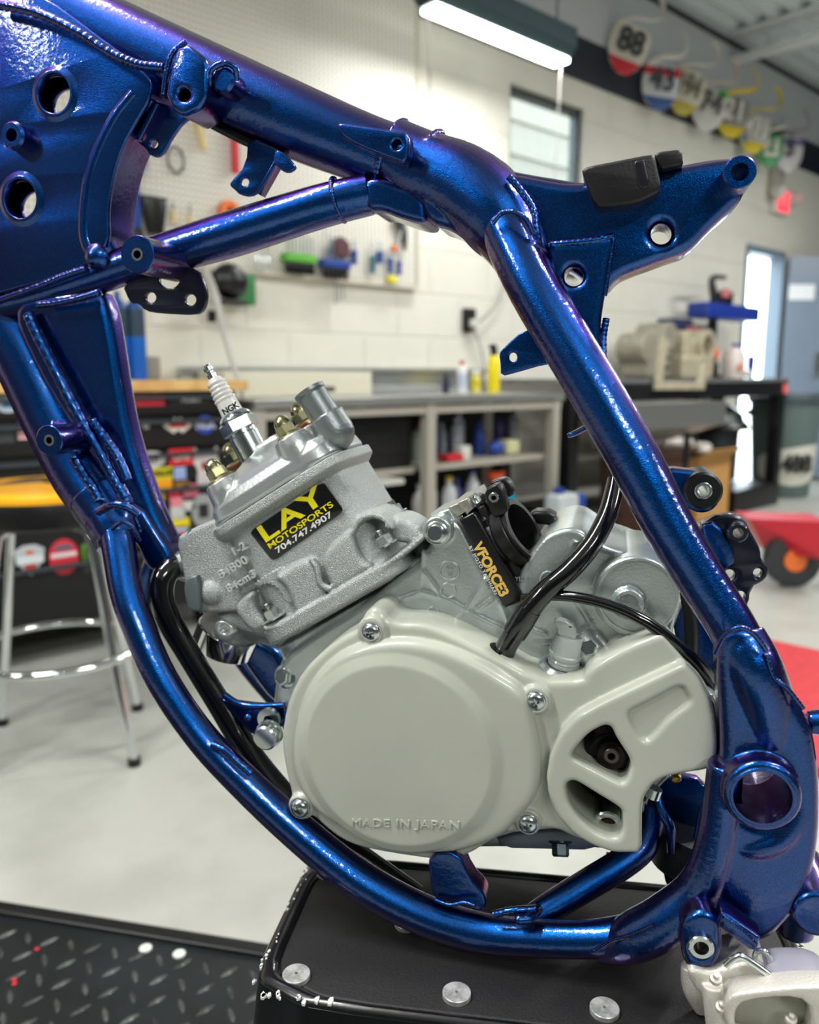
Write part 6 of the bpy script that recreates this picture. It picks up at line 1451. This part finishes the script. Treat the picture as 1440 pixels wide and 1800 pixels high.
# cross-head screws
SCR = mat('screw_zinc', (200, 206, 206), .22, 1.0, var=.1, vscale=200); SOCK = mat('screw_recess', (70, 72, 72), .4, .9)
def pan(px, py, w, r):
    s_ = S(px, py, w); p = P(px, py, w)
    b_ = B(); prof = [(0, r * 1.02), (r * .18, r * 1.05), (r * .30, r * .98), (r * .5, r * .85), (r * .62, r * .6), (r * .68, r * .3), (r * .69, .05)]
    t = bmesh.new()
    b_.prof(p, -YW, [(h * s_, q_ * s_) for h, q_ in prof], 40)
    c_ = B()
    for an in (radians(20), radians(110)):
        d1 = Vector((cos(an), 0, sin(an))); d2 = Vector((-sin(an), 0, cos(an)))
        L = r * .56 * s_; W_ = r * .15 * s_; z0 = r * .25 * s_; z1 = r * .9 * s_
        for sc_ in (1,):
            vs = [p - YW * z + d1 * (a_ * L * (1 if z > z0 else .55)) + d2 * (b2 * W_ * (1 if z > z0 else .7)) for z in (z0, z1) for a_, b2 in ((-1, -1), (1, -1), (1, 1), (-1, 1))]
            c_.add(vs, [(0, 3, 2, 1), (4, 5, 6, 7), (0, 1, 5, 4), (1, 2, 6, 5), (2, 3, 7, 6), (3, 0, 4, 7)])
    ma = mesh_from(b_); mb = mesh_from(c_)
    oa = bpy.data.objects.new('ta', ma); ob = bpy.data.objects.new('tb', mb); COL.objects.link(oa); COL.objects.link(ob)
    md = oa.modifiers.new('b', 'BOOLEAN'); md.operation = 'DIFFERENCE'; md.object = ob; md.solver = 'EXACT'; md.use_self = True
    dg = bpy.context.evaluated_depsgraph_get(); dg.update()
    me = bpy.data.meshes.new_from_object(oa.evaluated_get(dg), depsgraph=dg)
    bpy.data.objects.remove(oa); bpy.data.objects.remove(ob)
    gg = G(M_ROOM); gg.bm.from_mesh(me)
    o = ep(gg, 'pan_head_screw', SCR, cov, sharp=40)
    # screw seat washer ring
    b_ = B(); b_.ring(p, p - YW * .0009, r * 1.22 * s_, r * .9 * s_, 40); ep(b_, 'screw_seat', SCR, o)
def surf_or(o, px, py, d): 
    v = surf_w(o, px, py); return v if v else d
for x, y, r in ((653, 1111, 16), (942, 1232, 17), (929, 1447, 16.5), (528, 1420, 16)):
    pan(x, y, surf_or(cov, x, y, .5), r)
# sprocket area behind the guard windows
DK = mat('oily_dark_steel', (42, 38, 40), .4, .7, var=.3, vscale=120)
g = B(); px_cyl(g, 1075, 1330, .515, .56, 44, bev=4); px_cyl(g, 1075, 1330, .508, .56, 26, bev=3); ep(g, 'output_shaft_seal', DK)
g = B(); px_cyl(g, 1075, 1330, .502, .55, 14, hole=7, bev=2); ep(g, 'output_shaft', mat('dark_shaft', (90, 80, 76), .35, .9))
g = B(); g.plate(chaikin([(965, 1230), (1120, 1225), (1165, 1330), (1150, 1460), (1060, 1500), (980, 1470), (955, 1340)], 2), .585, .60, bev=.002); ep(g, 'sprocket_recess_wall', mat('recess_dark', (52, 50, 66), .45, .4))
g = B(); px_cyl(g, 1068, 1452, .512, .55, 26, hole=16, bev=3); ep(g, 'shift_shaft_boss', ZINC)
g = B(); px_cyl(g, 1068, 1452, .515, .55, 15, bev=3); ep(g, 'shift_shaft_seal', mat('seal_maroon', (60, 24, 34), .35))
g = B(); g.ptube([(1152, 1385, .525, 13), (1146, 1400, .525, 14)], seg=20); ep(g, 'rear_case_bolt', ZINC)
g = B(); g.plate(chaikin([(1180, 1366), (1198, 1364), (1198, 1376), (1182, 1378)], 1), .53, .545, bev=.001); ep(g, 'brass_clip', mat('brass_clip_metal', (176, 150, 70), .35, .8))
g = B(); g.plate(chaikin([(1240, 1210), (1258, 1225), (1274, 1250), (1275, 1290), (1262, 1325), (1255, 1330), (1258, 1260)], 1), .512, .535, bev=.003); ep(g, 'chain_slider', CASE)

# ------------------------------------------------------------------ foot peg
pg = thing('foot_peg', BL(P(1340, 1790, .46)), 'cast aluminium foot peg and bracket below the frame pivot', 'foot peg')
FPM = mat('foot_peg_cast', (214, 210, 200), .45, .45, var=.08, vscale=80, bump=.4, bscale=900)
g = B()
g.plate(chaikin([(1206, 1700), (1250, 1712), (1280, 1700), (1330, 1690), (1350, 1706), (1350, 1735), (1300, 1745), (1285, 1760), (1290, 1830), (1256, 1830), (1240, 1760), (1215, 1735)], 1), .458, .49, bev=.004)
g.ptube([(1215, 1695, .485, 18), (1222, 1735, .485, 22), (1238, 1775, .485, 16)], seg=20)
g.ptube([(1255, 1730, .458, 20), (1258, 1770, .456, 20), (1265, 1830, .456, 20)], seg=20)
build(g, 'peg_bracket', FPM, pg, .0009, 3)
bkt = pg.children[0]
g = B()
OP = chaikin([(1272, 1765), (1290, 1748), (1340, 1742), (1420, 1734), (1500, 1738), (1520, 1790), (1520, 1850), (1300, 1850), (1275, 1800)], 1)
IN = chaikin([(1294, 1775), (1310, 1760), (1380, 1752), (1420, 1760), (1430, 1800), (1420, 1840), (1300, 1840), (1292, 1800)], 1)
g.plate(OP, .437, .452, holes=[IN], bev=.002)
build(g, 'peg_frame', FPM, pg)
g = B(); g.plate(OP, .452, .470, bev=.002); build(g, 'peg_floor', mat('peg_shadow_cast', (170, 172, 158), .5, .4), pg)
for px, py in ((1258, 1722), (1268, 1772), (1390, 1792)):
    g = B(); s_ = S(px, py, .444); g.prof(P(px, py, .444), (0, -.5, 1), [(0, 11 * s_), (8 * s_, 10 * s_), (10 * s_, 6 * s_), (18 * s_, 5 * s_), (20 * s_, 2 * s_)], 20); build(g, 'peg_tooth', FPM, pg)
g = B(); g.ptube([(1276, 1698, .45, 6), (1295, 1682, .45, 6), (1310, 1684, .45, 6), (1350, 1712, .45, 6), (1352, 1716, .45, 5)], seg=14); g.ptube([(1326, 1688, .462, 5), (1330, 1674, .462, 5), (1345, 1672, .462, 5), (1355, 1688, .462, 5), (1350, 1704, .462, 5)], seg=12); build(g, 'return_spring', ZINC, pg)
g = B(); g.plate(chaikin([(1345, 1718), (1390, 1712), (1440, 1716), (1470, 1740), (1440, 1738), (1345, 1744)], 1), .45, .475, bev=.003); build(g, 'peg_top_face', mat('lavender_cast', (150, 148, 160), .5, .3), pg)

print('n objects', len(bpy.data.objects), 'verts', sum(len(m.vertices) for m in bpy.data.meshes))
